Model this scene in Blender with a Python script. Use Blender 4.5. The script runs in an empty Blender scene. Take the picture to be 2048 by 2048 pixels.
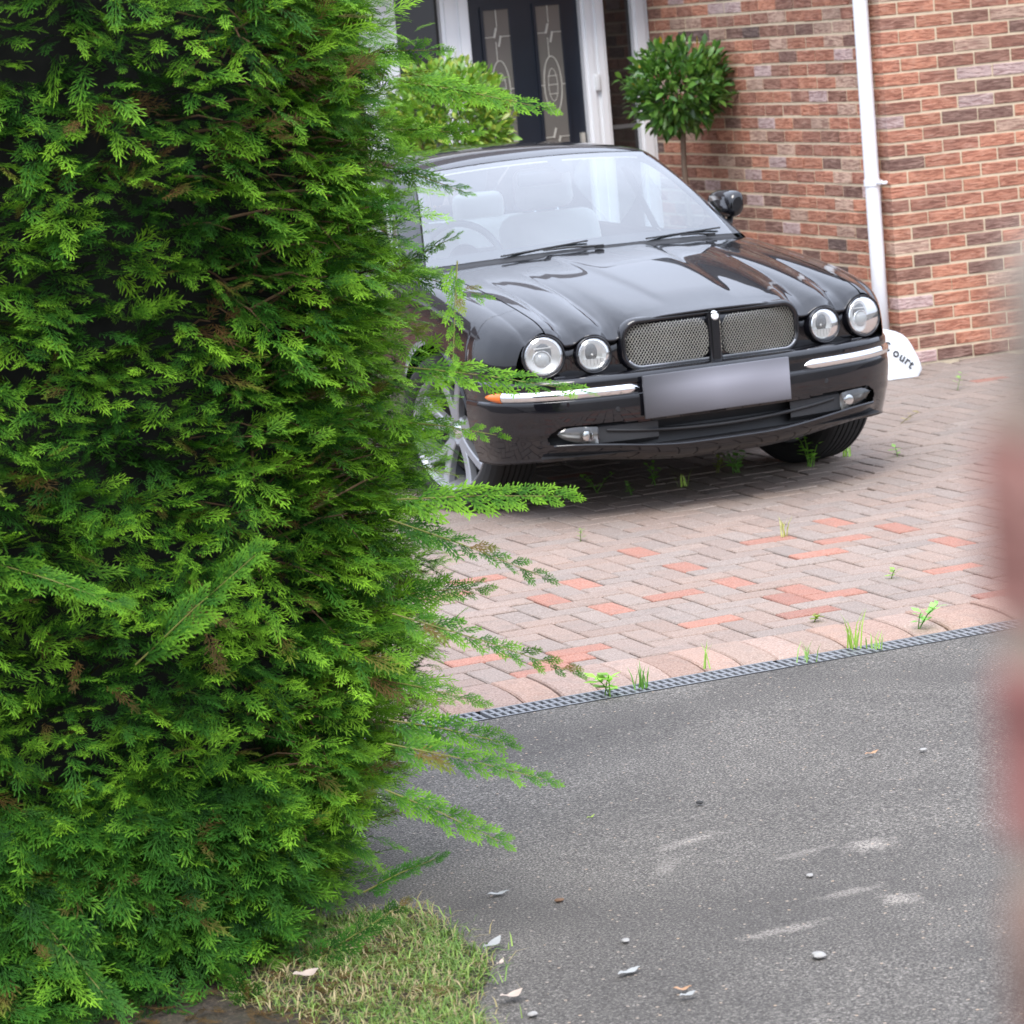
import bpy, bmesh, math, random
import numpy as np
from mathutils import Vector, Matrix

random.seed(7)
RNG = np.random.default_rng(7)
scene = bpy.context.scene
COL = scene.collection
PI = math.pi

# ------------------------------------------------------------------ camera
cam_d = bpy.data.cameras.new('camera')
cam = bpy.data.objects.new('camera', cam_d)
COL.objects.link(cam)
cam_d.sensor_width = 36.0
cam_d.lens = 109.505
cam_d.clip_start = 0.05
cam_d.clip_end = 600.0
CAM = np.array([-8.01145, -14.88465, 2.05948])
CR = np.array([0.925912, -0.367938, -0.085486])
CU = np.array([0.136728, 0.115488, 0.983854])
CD = np.array([0.352125, 0.922650, -0.157240])
cam.matrix_world = Matrix(((CR[0], CU[0], -CD[0], CAM[0]), (CR[1], CU[1], -CD[1], CAM[1]),
                           (CR[2], CU[2], -CD[2], CAM[2]), (0, 0, 0, 1)))
cam_d.dof.use_dof = True
cam_d.dof.focus_distance = 9.0
cam_d.dof.aperture_fstop = 9.5
scene.camera = cam

def px(P):
    """pixel (2048 square) of world points, used only to choose which repeats show largest"""
    Q = np.asarray(P, float) - CAM
    z = Q @ CD
    return np.stack([1024 + 6229.6 * (Q @ CR) / z, 1024 - 6229.6 * (Q @ CU) / z], -1)

# ------------------------------------------------------------------ world, sun, exposure
SUN_EL, SUN_AZ = math.radians(52), math.radians(212)      # azimuth measured from +Y towards +X
world = bpy.data.worlds.new('World')
scene.world = world
world.use_nodes = True
wn, wl = world.node_tree.nodes, world.node_tree.links
wn.clear()
w_out = wn.new('ShaderNodeOutputWorld')
w_bg = wn.new('ShaderNodeBackground')
sky = wn.new('ShaderNodeTexSky')
sky.sky_type = 'NISHITA'
sky.sun_disc = False
sky.sun_elevation = SUN_EL
sky.sun_rotation = SUN_AZ
sky.air_density = 1.0
sky.dust_density = 2.5
sky.ozone_density = 1.0
# a closed layer of thin bright cloud over the blue
w_tc = wn.new('ShaderNodeTexCoord')
w_no = wn.new('ShaderNodeTexNoise')
w_no.inputs['Scale'].default_value = 2.2
w_no.inputs['Detail'].default_value = 6.0
w_no.inputs['Roughness'].default_value = 0.55
w_rp = wn.new('ShaderNodeMapRange')
w_rp.inputs['From Min'].default_value = 0.3
w_rp.inputs['From Max'].default_value = 0.7
w_rp.inputs['To Min'].default_value = 0.72
w_rp.inputs['To Max'].default_value = 0.95
w_mx = wn.new('ShaderNodeMix')
w_mx.data_type = 'RGBA'
w_mx.inputs[7].default_value = (8.5, 9.3, 11.0, 1)
# overcast luminance law: the zenith is about three times as bright as the horizon
w_sp = wn.new('ShaderNodeSeparateXYZ'); wl.new(w_tc.outputs['Generated'], w_sp.inputs[0])
w_el = wn.new('ShaderNodeMapRange'); wl.new(w_sp.outputs[2], w_el.inputs['Value'])
w_el.inputs['To Min'].default_value = 0.47; w_el.inputs['To Max'].default_value = 1.41
w_cl = wn.new('ShaderNodeVectorMath'); w_cl.operation = 'SCALE'; w_cl.inputs[0].default_value = (8.45, 9.2, 11.0)
wl.new(w_el.outputs['Result'], w_cl.inputs['Scale']); wl.new(w_cl.outputs['Vector'], w_mx.inputs[7])
wl.new(w_tc.outputs['Generated'], w_no.inputs['Vector'])
wl.new(w_no.outputs['Fac'], w_rp.inputs['Value'])
wl.new(w_rp.outputs['Result'], w_mx.inputs[0])
wl.new(sky.outputs['Color'], w_mx.inputs[6])
wl.new(w_mx.outputs[2], w_bg.inputs['Color'])
w_bg.inputs['Strength'].default_value = 0.12
wl.new(w_bg.outputs['Background'], w_out.inputs['Surface'])

sun_d = bpy.data.lights.new('sun', 'SUN')
sun = bpy.data.objects.new('sun', sun_d)
COL.objects.link(sun)
sun_d.energy = 1.1
sun_d.angle = math.radians(24)
sun_d.color = (1.0, 0.95, 0.88)
sdir = Vector((math.sin(SUN_AZ) * math.cos(SUN_EL), math.cos(SUN_AZ) * math.cos(SUN_EL), math.sin(SUN_EL)))
sun.rotation_euler = sdir.to_track_quat('Z', 'Y').to_euler()

scene.view_settings.view_transform = 'Standard'
scene.view_settings.look = 'None'
scene.view_settings.exposure = 1.15
scene.view_settings.gamma = 1.0
scene.view_settings.use_curve_mapping = False
scene.cycles.max_bounces = 10
scene.cycles.transparent_max_bounces = 16
scene.cycles.use_denoising = True

# ------------------------------------------------------------------ helpers
def link(o, parent=None):
    COL.objects.link(o)
    if parent is not None:
        o.parent = parent
    return o

def empty(name, loc=(0, 0, 0), rz=0.0):
    o = bpy.data.objects.new(name, None)
    o.empty_display_size = 0.1
    o.location = loc
    o.rotation_euler = (0, 0, rz)
    return link(o)

def tag(o, label=None, cat=None, group=None, kind=None):
    if label: o['label'] = label
    if cat: o['category'] = cat
    if group: o['group'] = group
    if kind: o['kind'] = kind
    return o

def mk(name, v, f, mat=None, parent=None, smooth=False, loc=None, rot=None):
    me = bpy.data.meshes.new(name)
    v = np.asarray(v, dtype=np.float32)
    if isinstance(f, np.ndarray):
        n, k = f.shape
        me.vertices.add(len(v)); me.vertices.foreach_set('co', v.ravel())
        me.loops.add(n * k); me.loops.foreach_set('vertex_index', f.astype(np.int32).ravel())
        me.polygons.add(n)
        me.polygons.foreach_set('loop_start', np.arange(0, n * k, k, dtype=np.int32))
        me.polygons.foreach_set('loop_total', np.full(n, k, dtype=np.int32))
        me.update(calc_edges=True)
    else:
        me.from_pydata([tuple(map(float, p)) for p in v], [], f)
        me.update()
    me.validate()
    if smooth:
        me.polygons.foreach_set('use_smooth', [True] * len(me.polygons))
    if mat is not None:
        me.materials.append(mat)
    o = bpy.data.objects.new(name, me)
    if loc is not None: o.location = loc
    if rot is not None: o.rotation_euler = rot
    return link(o, parent)

def set_col(o, cols, name='Col'):
    a = o.data.color_attributes.new(name, 'FLOAT_COLOR', 'POINT')
    c = np.ones((len(o.data.vertices), 4), np.float32)
    c[:, :3] = cols
    a.data.foreach_set('color', c.ravel())

def grid_faces(nu, nv, cu=False, flip=False):
    iu = np.arange(nu if cu else nu - 1)
    iv = np.arange(nv - 1)
    a, b = np.meshgrid(iu, iv, indexing='ij')
    a2 = (a + 1) % nu
    f = np.stack([a * nv + b, a2 * nv + b, a2 * nv + b + 1, a * nv + b + 1], -1).reshape(-1, 4)
    return f[:, ::-1].copy() if flip else f

class MB:
    """collects shapes for one mesh"""
    def __init__(s): s.v = []; s.f = []; s.n = 0
    def add(s, v, f):
        v = np.asarray(v, float)
        s.v.append(v)
        s.f += [tuple(int(i) + s.n for i in q) for q in f]
        s.n += len(v)
        return s
    def box(s, lo, hi, M=None):
        x0, y0, z0 = lo; x1, y1, z1 = hi
        v = np.array([(x0, y0, z0), (x1, y0, z0), (x1, y1, z0), (x0, y1, z0), (x0, y0, z1), (x1, y0, z1), (x1, y1, z1), (x0, y1, z1)], float)
        if M is not None: v = np.array([M @ Vector(p) for p in v])
        return s.add(v, [(0, 3, 2, 1), (4, 5, 6, 7), (0, 1, 5, 4), (1, 2, 6, 5), (2, 3, 7, 6), (3, 0, 4, 7)])
    def grid(s, P, cu=False, flip=False):
        P = np.asarray(P, float)
        return s.add(P.reshape(-1, 3), grid_faces(P.shape[0], P.shape[1], cu, flip).tolist())
    def tube(s, pts, r, n=8, cap=True):
        pts = np.asarray(pts, float)
        r = np.broadcast_to(np.asarray(r, float), (len(pts),))
        t = np.gradient(pts, axis=0)
        t /= np.linalg.norm(t, axis=1)[:, None] + 1e-12
        ref = np.array([0, 0, 1.0]) if abs(t[0][2]) < 0.9 else np.array([1.0, 0, 0])
        rings = []
        for i in range(len(pts)):
            a = np.cross(t[i], ref); a /= np.linalg.norm(a) + 1e-12
            b = np.cross(t[i], a); ref = np.cross(a, t[i]); 
            th = np.linspace(0, 2 * PI, n, endpoint=False)
            rings.append(pts[i] + r[i] * (np.cos(th)[:, None] * a + np.sin(th)[:, None] * b))
        R = np.array(rings)
        f = []
        for i in range(len(pts) - 1):
            for j in range(n):
                k = (j + 1) % n
                f.append((i * n + j, i * n + k, (i + 1) * n + k, (i + 1) * n + j))
        if cap:
            f.append(tuple(range(n))[::-1]); f.append(tuple(range((len(pts) - 1) * n, len(pts) * n)))
        return s.add(R.reshape(-1, 3), f)
    def lathe(s, prof, n=32, M=None, ang=2 * PI):
        """prof: (r, h) pairs, axis = local Y (h) ; ring in XZ"""
        prof = np.asarray(prof, float)
        th = np.linspace(0, ang, n, endpoint=False)
        P = np.stack([np.stack([r * np.cos(th), np.full(n, h), r * np.sin(th)], -1) for r, h in prof], 1)
        if M is not None: P = np.array([M @ Vector(p) for p in P.reshape(-1, 3)]).reshape(P.shape)
        return s.grid(P, cu=True)
    def build(s, name, mat=None, parent=None, smooth=False, **k):
        return mk(name, np.concatenate(s.v), s.f, mat, parent, smooth, **k)

def rbox_mesh(name, size, bev, seg=2):
    bm = bmesh.new()
    bmesh.ops.create_cube(bm, size=1)
    bmesh.ops.scale(bm, vec=size, verts=bm.verts)
    bmesh.ops.bevel(bm, geom=list(bm.edges), offset=bev, segments=seg, affect='EDGES', profile=0.5)
    me = bpy.data.meshes.new(name)
    bm.to_mesh(me); bm.free()
    return me

def rbox(name, c, size, bev, mat, parent=None, rot=None, seg=2, smooth=True):
    me = rbox_mesh(name, size, bev, seg)
    if smooth: me.polygons.foreach_set('use_smooth', [True] * len(me.polygons))
    me.materials.append(mat)
    o = bpy.data.objects.new(name, me)
    o.location = c
    if rot: o.rotation_euler = rot
    return link(o, parent)

def sstep(a, b, x):
    t = np.clip((np.asarray(x, float) - a) / (b - a), 0, 1)
    return t * t * (3 - 2 * t)

def catmull(xs, ys, q):
    """smooth monotone-ish interpolation"""
    xs = np.asarray(xs, float); ys = np.asarray(ys, float); q = np.clip(np.asarray(q, float), xs[0], xs[-1])
    d = np.diff(ys) / np.diff(xs)
    m = np.zeros(len(xs)); m[0] = d[0]; m[-1] = d[-1]
    m[1:-1] = np.where(d[:-1] * d[1:] > 0, 2 * d[:-1] * d[1:] / (d[:-1] + d[1:] + 1e-12), 0)
    i = np.clip(np.searchsorted(xs, q, side='right') - 1, 0, len(xs) - 2)
    h = xs[i + 1] - xs[i]; t = (q - xs[i]) / h
    return ((1 + 2 * t) * (1 - t) ** 2 * ys[i] + t * (1 - t) ** 2 * h * m[i] + t * t * (3 - 2 * t) * ys[i + 1] + t * t * (t - 1) * h * m[i + 1])

# ------------------------------------------------------------------ materials
class NT:
    def __init__(s, name):
        s.m = bpy.data.materials.new(name); s.m.use_nodes = True
        s.n = s.m.node_tree.nodes; s.l = s.m.node_tree.links
        s.b = s.n['Principled BSDF']; s.out = s.n['Material Output']
    def new(s, t, **k):
        n = s.n.new('ShaderNode' + t)
        for a, v in k.items(): setattr(n, a, v)
        return n
    def put(s, sock, v):
        if hasattr(v, 'is_output') or isinstance(v, bpy.types.NodeSocket): s.l.new(v, sock)
        elif v is not None: sock.default_value = v
    def noise(s, vec=None, scale=5, detail=4, rough=.55, dist=0.0):
        n = s.new('TexNoise')
        if vec is not None: s.l.new(vec, n.inputs['Vector'])
        n.inputs['Scale'].default_value = scale; n.inputs['Detail'].default_value = detail
        n.inputs['Roughness'].default_value = rough; n.inputs['Distortion'].default_value = dist
        return n.outputs['Fac']
    def voro(s, vec, scale, feat='F1', out='Distance'):
        n = s.new('TexVoronoi', feature=feat)
        s.l.new(vec, n.inputs['Vector']); n.inputs['Scale'].default_value = scale
        return n.outputs[out]
    def ramp(s, fac, stops):
        n = s.new('ValToRGB'); e = n.color_ramp.elements
        while len(e) < len(stops): e.new(0.5)
        for i, (p, c) in enumerate(stops):
            e[i].position = p; e[i].color = tuple(c) + (1,) if len(c) == 3 else c
        s.l.new(fac, n.inputs[0]); return n.outputs[0]
    def mix(s, fac, a, b, mode='MIX'):
        n = s.new('Mix', data_type='RGBA', blend_type=mode)
        for sock, v in ((n.inputs[0], fac), (n.inputs[6], a), (n.inputs[7], b)):
            if isinstance(v, tuple) and len(v) == 3: v = v + (1,)
            s.put(sock, v)
        return n.outputs[2]
    def math(s, op, a, b=None, c=None, clamp=False):
        n = s.new('Math', operation=op, use_clamp=clamp)
        s.put(n.inputs[0], a)
        if b is not None: s.put(n.inputs[1], b)
        if c is not None: s.put(n.inputs[2], c)
        return n.outputs[0]
    def rng(s, v, a, b, c=0.0, d=1.0):
        n = s.new('MapRange'); s.l.new(v, n.inputs['Value'])
        for k, q in (('From Min', a), ('From Max', b), ('To Min', c), ('To Max', d)): n.inputs[k].default_value = q
        return n.outputs['Result']
    def mapv(s, vec, scale=(1, 1, 1), loc=(0, 0, 0), rot=(0, 0, 0)):
        n = s.new('Mapping'); s.l.new(vec, n.inputs['Vector'])
        n.inputs['Scale'].default_value = scale; n.inputs['Location'].default_value = loc; n.inputs['Rotation'].default_value = rot
        return n.outputs['Vector']
    def pos(s): return s.new('NewGeometry').outputs['Position']
    def bump(s, h, strength=.3, dist=.01):
        n = s.new('Bump'); s.l.new(h, n.inputs['Height'])
        n.inputs['Strength'].default_value = strength; n.inputs['Distance'].default_value = dist
        s.l.new(n.outputs['Normal'], s.b.inputs['Normal']); return n
    def set(s, **k):
        names = dict(col='Base Color', rough='Roughness', metal='Metallic', spec='Specular IOR Level', coat='Coat Weight', coatr='Coat Roughness', ior='IOR', trans='Transmission Weight', alpha='Alpha')
        for a, v in k.items():
            if isinstance(v, tuple) and len(v) == 3: v = v + (1,)
            s.put(s.b.inputs[names[a]], v)
        return s

def simple(name, col, rough=.5, metal=0.0, coat=0.0, var=0.12, vscale=8.0, bump=0.0, bscale=200.0):
    t = NT(name)
    p = t.pos()
    n = t.noise(p, vscale, 5)
    t.set(col=t.mix(n, tuple(c * (1 - var) for c in col), tuple(min(1, c * (1 + var)) for c in col)), rough=rough, metal=metal, coat=coat)
    if bump: t.bump(t.noise(p, bscale, 3), bump, .002)
    return t.m
# ================================================================== ground sheets
def sheet(name, x0, x1, y0, y1, z, mat, parent=None):
    return mk(name, [(x0, y0, z), (x1, y0, z), (x1, y1, z), (x0, y1, z)], [(0, 1, 2, 3)], mat, parent)

m_soil = simple('soil', (.045, .036, .026), .95, var=.5, vscale=30, bump=.6, bscale=90)
tag(sheet('ground', -150, 150, -150, 150, -0.12, m_soil), kind='structure')

# --- asphalt: grey worn tarmac with bright chippings and pale chalky scuffs
def mat_asphalt():
    t = NT('asphalt'); p = t.pos()
    fine = t.noise(p, 165, 3, .78)
    mid = t.noise(p, 70, 4, .7)
    big = t.noise(p, 1.1, 6, .62, .5)
    base = t.ramp(fine, [(.32, (.018, .018, .018)), (.44, (.092, .092, .092)), (.55, (.165, .165, .164)), (.68, (.43, .43, .42))])
    base = t.mix(t.rng(big, .36, .64), t.mix(.55, base, (.055, .055, .057), 'MIX'), base)
    base = t.mix(t.rng(mid, .6, .72, 0, .35), base, (.27, .27, .275))
    # a few pale and tan chippings
    vd = t.voro(p, 70)
    vc = t.new('TexVoronoi', feature='F1'); t.l.new(p, vc.inputs['Vector']); vc.inputs['Scale'].default_value = 70
    sel = t.math('GREATER_THAN', t.new('SeparateColor').outputs[0] if False else t.math('FRACT', t.math('MULTIPLY', vc.outputs['Color'], 7.31)), .93)
    chip = t.math('MULTIPLY', sel, t.math('LESS_THAN', vd, .26))
    base = t.mix(chip, base, t.mix(vc.outputs['Color'], (.3, .3, .3), (.42, .33, .25)))
    # scuffs: x, y, half length, half width, angle, strength
    scuffs = [(-4.98, -7.97, .11, .03, .35, .55), (-4.64, -8.29, .07, .055, .5, .7), (-4.80, -8.74, .05, .06, .3, .65),
              (-5.12, -8.79, .11, .03, .1, .5), (-4.80, -8.25, .10, .025, .2, .35), (-5.12, -8.15, .10, .03, .9, .3), (-4.87, -8.62, .09, .03, 0, .45)]
    nz = t.noise(p, 30, 6, .8)
    xy = t.new('SeparateXYZ'); t.l.new(p, xy.inputs[0])
    tot = None
    for (x, y, a, b, an, st) in scuffs:
        dx = t.math('SUBTRACT', xy.outputs[0], x); dy = t.math('SUBTRACT', xy.outputs[1], y)
        u = t.math('ADD', t.math('MULTIPLY', dx, math.cos(an) / a), t.math('MULTIPLY', dy, math.sin(an) / a))
        v = t.math('ADD', t.math('MULTIPLY', dx, -math.sin(an) / b), t.math('MULTIPLY', dy, math.cos(an) / b))
        r = t.math('SQRT', t.math('ADD', t.math('MULTIPLY', u, u), t.math('MULTIPLY', v, v)))
        r = t.math('ADD', r, t.math('MULTIPLY', t.math('SUBTRACT', nz, .5), 3.4))
        mk_ = t.rng(r, 1.15, .35, 0, st)
        tot = mk_ if tot is None else t.math('MAXIMUM', tot, mk_)
    grit = t.rng(t.noise(p, 140, 3, .75), .44, .54)
    base = t.mix(t.math('MULTIPLY', tot, grit), base, (.46, .45, .44))
    base = t.mix(1.0, base, (1.10, 1.0, .88), 'MULTIPLY')
    t.set(col=base, rough=.88, spec=.25)
    t.bump(t.math('ADD', fine, t.math('MULTIPLY', mid, 1.0)), .8, .006)
    return t.m
m_asphalt = mat_asphalt()
DRAIN_Y1, DRAIN_Y0 = -6.235, -6.362
# the tarmac swells very slightly, so it is a real (if gentle) surface
gx = np.concatenate([np.linspace(-150, -10, 8), np.linspace(-9.5, 2, 60), np.linspace(3, 150, 8)])
gy = np.concatenate([np.linspace(-150, -16, 8), np.linspace(-15.5, DRAIN_Y0, 60)])
GX, GY = np.meshgrid(gx, gy, indexing='ij')
GZ = -0.003 + 0.004 * np.sin(GX * 1.3 + GY * .7) * np.sin(GY * 1.1) * sstep(DRAIN_Y0, DRAIN_Y0 - .6, GY) - .004 * sstep(DRAIN_Y0, DRAIN_Y0 - .5, GY)
tag(mk('road', np.stack([GX, GY, GZ], -1).reshape(-1, 3), grid_faces(len(gx), len(gy)), m_asphalt, smooth=True), kind='structure')

# ================================================================== block-paved driveway
def mat_block(name, src, rough=.85, scale=1.0, bumpy=.5):
    t = NT(name); p = t.pos()
    if src == 'object':
        c = t.new('ObjectInfo').outputs['Color']
    else:
        a = t.new('Attribute', attribute_name='Col'); c = a.outputs['Color']
    fine = t.noise(p, 150, 4, .7)
    mid = t.noise(p, 14, 5, .6)
    c2 = t.mix(t.rng(fine, .38, .64), t.mix(1.0, c, (.62, .62, .62), 'MULTIPLY'), t.mix(.18, c, (.50, .46, .43)))
    c2 = t.mix(t.rng(mid, .48, .78, 0, .35), c2, (.17, .155, .135))
    speck = t.math('GREATER_THAN', t.noise(p, 330, 2, .5), .70)
    c2 = t.mix(t.math('MULTIPLY', speck, .7), c2, (.55, .53, .5))
    t.set(col=c2, rough=rough, spec=.3)
    t.bump(t.math('ADD', fine, mid), bumpy, .004)
    return t.m
m_block_o = mat_block('paving_block', 'object')
m_block_a = mat_block('paving_block_field', 'attr')
m_joint = simple('joint_sand', (.022, .019, .015), .95, var=.5, vscale=25, bump=.5)

drive = sheet('driveway', -9, 9, DRAIN_Y1 + .33, 8, -0.022, m_joint)
tag(drive, kind='structure')
MOD = 0.105
def block_template(lx, ly, h=.05, ch=.004):
    """chamfered block, top at z=0, centred"""
    a, b = lx / 2, ly / 2
    v = [(-a, -b, -h), (a, -b, -h), (a, b, -h), (-a, b, -h), (-a, -b, -ch), (a, -b, -ch), (a, b, -ch), (-a, b, -ch),
         (-a + ch, -b + ch, 0), (a - ch, -b + ch, 0), (a - ch, b - ch, 0), (-a + ch, b - ch, 0)]
    f = [(0, 1, 5, 4), (1, 2, 6, 5), (2, 3, 7, 6), (3, 0, 4, 7), (4, 5, 9, 8), (5, 6, 10, 9), (6, 7, 11, 10), (7, 4, 8, 11), (8, 9, 10, 11)]
    return np.array(v), f
J_ = .0080
bt_h = block_template(2 * MOD - J_, MOD - J_)
bt_v = block_template(MOD - J_, 2 * MOD - J_)
bt_s = block_template(MOD - J_, MOD - J_)
red_pts = [(765, 232, 1), (910, 268, 1), (560, 325, 1), (445, 380, 1), (590, 420, 1), (1015, 330, 1), (1230, 347, 1), (1380, 140, 1), (1590, 145, 1),
           (245, 320, 0), (160, 372, 0), (1170, 187, 0), (1400, 190, 0), (1305, 235, 0), (800, 378, 0), (1300, 380, 0), (1715, 290, 0), (910, 452, 0), (310, 612, 0), (450, 545, 0), (120, 580, 0), (1700, 205, 1), (560, 580, 0)]
def on_ground(qx, qy):
    ray = CD + CR * (qx - 1024) / 6229.6 - CU * (qy - 1024) / 6229.6
    return CAM + ray * (-CAM[2] / ray[2])
YB = DRAIN_Y1 + .335                                    # back edge of the kerb blocks
X00 = -3.766 - 2 * MOD * 20
blocks = []                                             # cx, cy, orientation
nx, ny = 118, 96
for i in range(-6, nx):
    for j in range(-2, ny):
        c = (i - j) % 4
        if c == 0: blocks.append((X00 + (i + 1) * MOD, YB + (j + .5) * MOD, 0))
        elif c == 3: blocks.append((X00 + (i + .5) * MOD, YB + (j + 1) * MOD, 1))
blocks = [(x, YB + .5 * MOD, 2) if (o == 1 and abs(y - YB) < .01) else (x, y, o) for x, y, o in blocks]
blocks = np.array(blocks)
keep = (blocks[:, 0] > -8.2) & (blocks[:, 0] < 3.6) & (blocks[:, 1] < 3.0) & (blocks[:, 1] > YB + MOD * .25)
keep &= ~((blocks[:, 0] > -.05) & (blocks[:, 1] > -.05))
blocks = blocks[keep]
n = len(blocks)
bcol = np.zeros((n, 3))
tone = RNG.random(n)
pal = np.array([(.350, .250, .196), (.335, .243, .194), (.355, .245, .188), (.315, .243, .200), (.335, .255, .208)])
bcol[:] = pal[RNG.integers(0, len(pal), n)] * (0.92 + .16 * tone[:, None])
grey = sstep(-4.2, -2.6, blocks[:, 1])[:, None] * .55
bcol = bcol * (1 - grey) + np.array([.265, .212, .172]) * (.9 + .2 * tone[:, None]) * grey
for zx, zy, o in red_pts:
    g = on_ground(860 + zx / 1.626, 960 + zy / 1.626)
    d = np.hypot(blocks[:, 0] - g[0], blocks[:, 1] - g[1]) + (blocks[:, 2] != o) * 10
    bcol[np.argmin(d)] = np.array((.45, .19, .125)) * random.uniform(.9, 1.08)
rr = RNG.random(n) < .012
bcol[rr] = (.36, .15, .10)
pp = px(np.c_[blocks[:, :2], np.zeros(n)])
vis = (pp[:, 0] > 800) & (pp[:, 0] < 2030) & (pp[:, 1] > 0) & (pp[:, 1] < 2048)
under_car = (np.abs(blocks[:, 0] + 2.685) < .85) & (blocks[:, 1] > -2.9)
dist = np.hypot(blocks[:, 0] - CAM[0], blocks[:, 1] - CAM[1]) + np.where(vis & ~under_car, 0, 1000)
order = np.argsort(dist)
single = set(order[:300].tolist())
me_h = me_v = me_s = None
field = MB(); fcol = []
for k in range(n):
    x, y, o = blocks[k]
    v, f = bt_h if o == 0 else (bt_v if o == 1 else bt_s)
    dz = random.gauss(0, .0012); tx, ty = random.gauss(0, .006), random.gauss(0, .006); rz = random.gauss(0, .008)
    if k in single:
        if o == 0:
            if me_h is None:
                b = mk('paving_block', v, f, m_block_o, drive); me_h = b.data
            else: b = link(bpy.data.objects.new('paving_block', me_h), drive)
        elif o == 2:
            if me_s is None:
                b = mk('paving_block', v, f, m_block_o, drive); me_s = b.data
            else: b = link(bpy.data.objects.new('paving_block', me_s), drive)
        else:
            if me_v is None:
                b = mk('paving_block', v, f, m_block_o, drive); me_v = b.data
            else: b = link(bpy.data.objects.new('paving_block', me_v), drive)
        b.location = (x, y, dz); b.rotation_euler = (tx, ty, rz)
        b.color = (*bcol[k], 1)
    else:
        R = Matrix.Rotation(rz, 3, 'Z') @ Matrix.Rotation(ty, 3, 'Y') @ Matrix.Rotation(tx, 3, 'X')
        field.add(v @ np.array(R).T + np.array((x, y, dz)), f); fcol += [bcol[k]] * len(v)
fo = field.build('paving_block_field', m_block_a, drive)
set_col(fo, np.array(fcol)); tag(fo, kind='stuff')

# --- bullnosed kerb blocks along the drain
KW, KD = .123, .33
yy = np.array([0, .012, .05, .10, .16, .24, .31, KD - .004])            # 0 = drain side
zz = np.array([-.030, -.017, -.006, .001, .005, .006, .005, .003])
def kerb_mesh():
    a = KW / 2 - .002
    xs = np.array([-a, -a + .005, a - .005, a])
    P = np.array([[(x, y, z - (.005 if abs(x) > a - .003 else 0)) for y, z in zip(yy, zz)] for x in xs])
    m = MB().grid(P)
    nv = len(yy)
    base = np.array([(x, y, -.08) for x in (-a, a) for y in (0, KD - .004)])
    m.add(np.r_[P[0], [(-a, KD - .004, -.08), (-a, 0, -.08)]], [tuple(range(nv + 2))])
    m.add(np.r_[P[-1], [(a, KD - .004, -.08), (a, 0, -.08)]], [tuple(range(nv + 2))[::-1]])
    m.add(np.array([P[0][0], P[1][0], P[2][0], P[3][0], (a, 0, -.08), (-a, 0, -.08)]), [(0, 5, 4, 3, 2, 1)])
    return m
me_k = None
for i in range(88):
    x = -4.709 + (i - 26) * KW + KW / 2
    if me_k is None: b = kerb_mesh().build('kerb_block', m_block_o, drive); me_k = b.data
    else: b = link(bpy.data.objects.new('kerb_block', me_k), drive)
    b.location = (x, DRAIN_Y1 + .003, random.gauss(0, .002)); b.rotation_euler = (0, 0, random.gauss(0, .008))
    tn = random.uniform(.85, 1.12)
    c = random.choice([(.43, .27, .20), (.41, .255, .185), (.43, .29, .225), (.365, .25, .19)])
    b.color = tuple(q * tn for q in c) + (1,)

# ================================================================== drain channel with plastic grates
m_grate = simple('grey_plastic', (.19, .193, .20), .5, var=.3, vscale=20, bump=.2)
m_black = simple('black_void', (.008, .008, .008), .9)
drain = empty('drain_channel', (-4.0, (DRAIN_Y0 + DRAIN_Y1) / 2, 0))
tag(drain, 'long grey slotted drain channel between the brick paving and the tarmac', 'drain')
ch = MB()
w = (DRAIN_Y1 - DRAIN_Y0) / 2
ch.box((-5, -w, -.11), (7, w, -.09)); ch.box((-5, -w - .004, -.11), (7, -w + .006, -.002)); ch.box((-5, w - .006, -.11), (7, w + .001, -.004))
ch.build('channel', m_black, drain)
def grate_mesh(L=.985, pitch=.0252):
    m = MB(); a = w - .004
    m.box((0, -a, -.02), (L, -a + .009, 0)); m.box((0, a - .009, -.02), (L, a, 0)); m.box((0, -.005, -.02), (L, .005, -.0006))
    nb = int(L / pitch)
    for i in range(nb + 1):
        x = i * (L - .013) / nb
        for lo, hi in ((-a + .0088, -.0048), (.0048, a - .0088)):
            sk = .0
            v = np.array([(x, lo, -.018), (x + .0105, lo, -.018), (x + .0105 + sk, hi, -.018), (x + sk, hi, -.018), (x, lo, -.001), (x + .0105, lo, -.001), (x + .0105 + sk, hi, -.001), (x + sk, hi, -.001)])
            m.add(v, [(4, 5, 6, 7), (0, 1, 5, 4), (1, 2, 6, 5), (2, 3, 7, 6), (3, 0, 4, 7)])
    return m
me_g = None
gx0 = -2.86
for i in range(-6, 7):
    x = gx0 + i * 1.0 + 4.0 + (.012 if i >= 0 else -.012)
    if me_g is None: b = grate_mesh().build('grate', m_grate, drain); me_g = b.data
    else: b = link(bpy.data.objects.new('grate', me_g), drain)
    b.location = (x, 0, -.003 + random.gauss(0, .001)); b.rotation_euler = (0, 0, random.gauss(0, .002))

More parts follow.
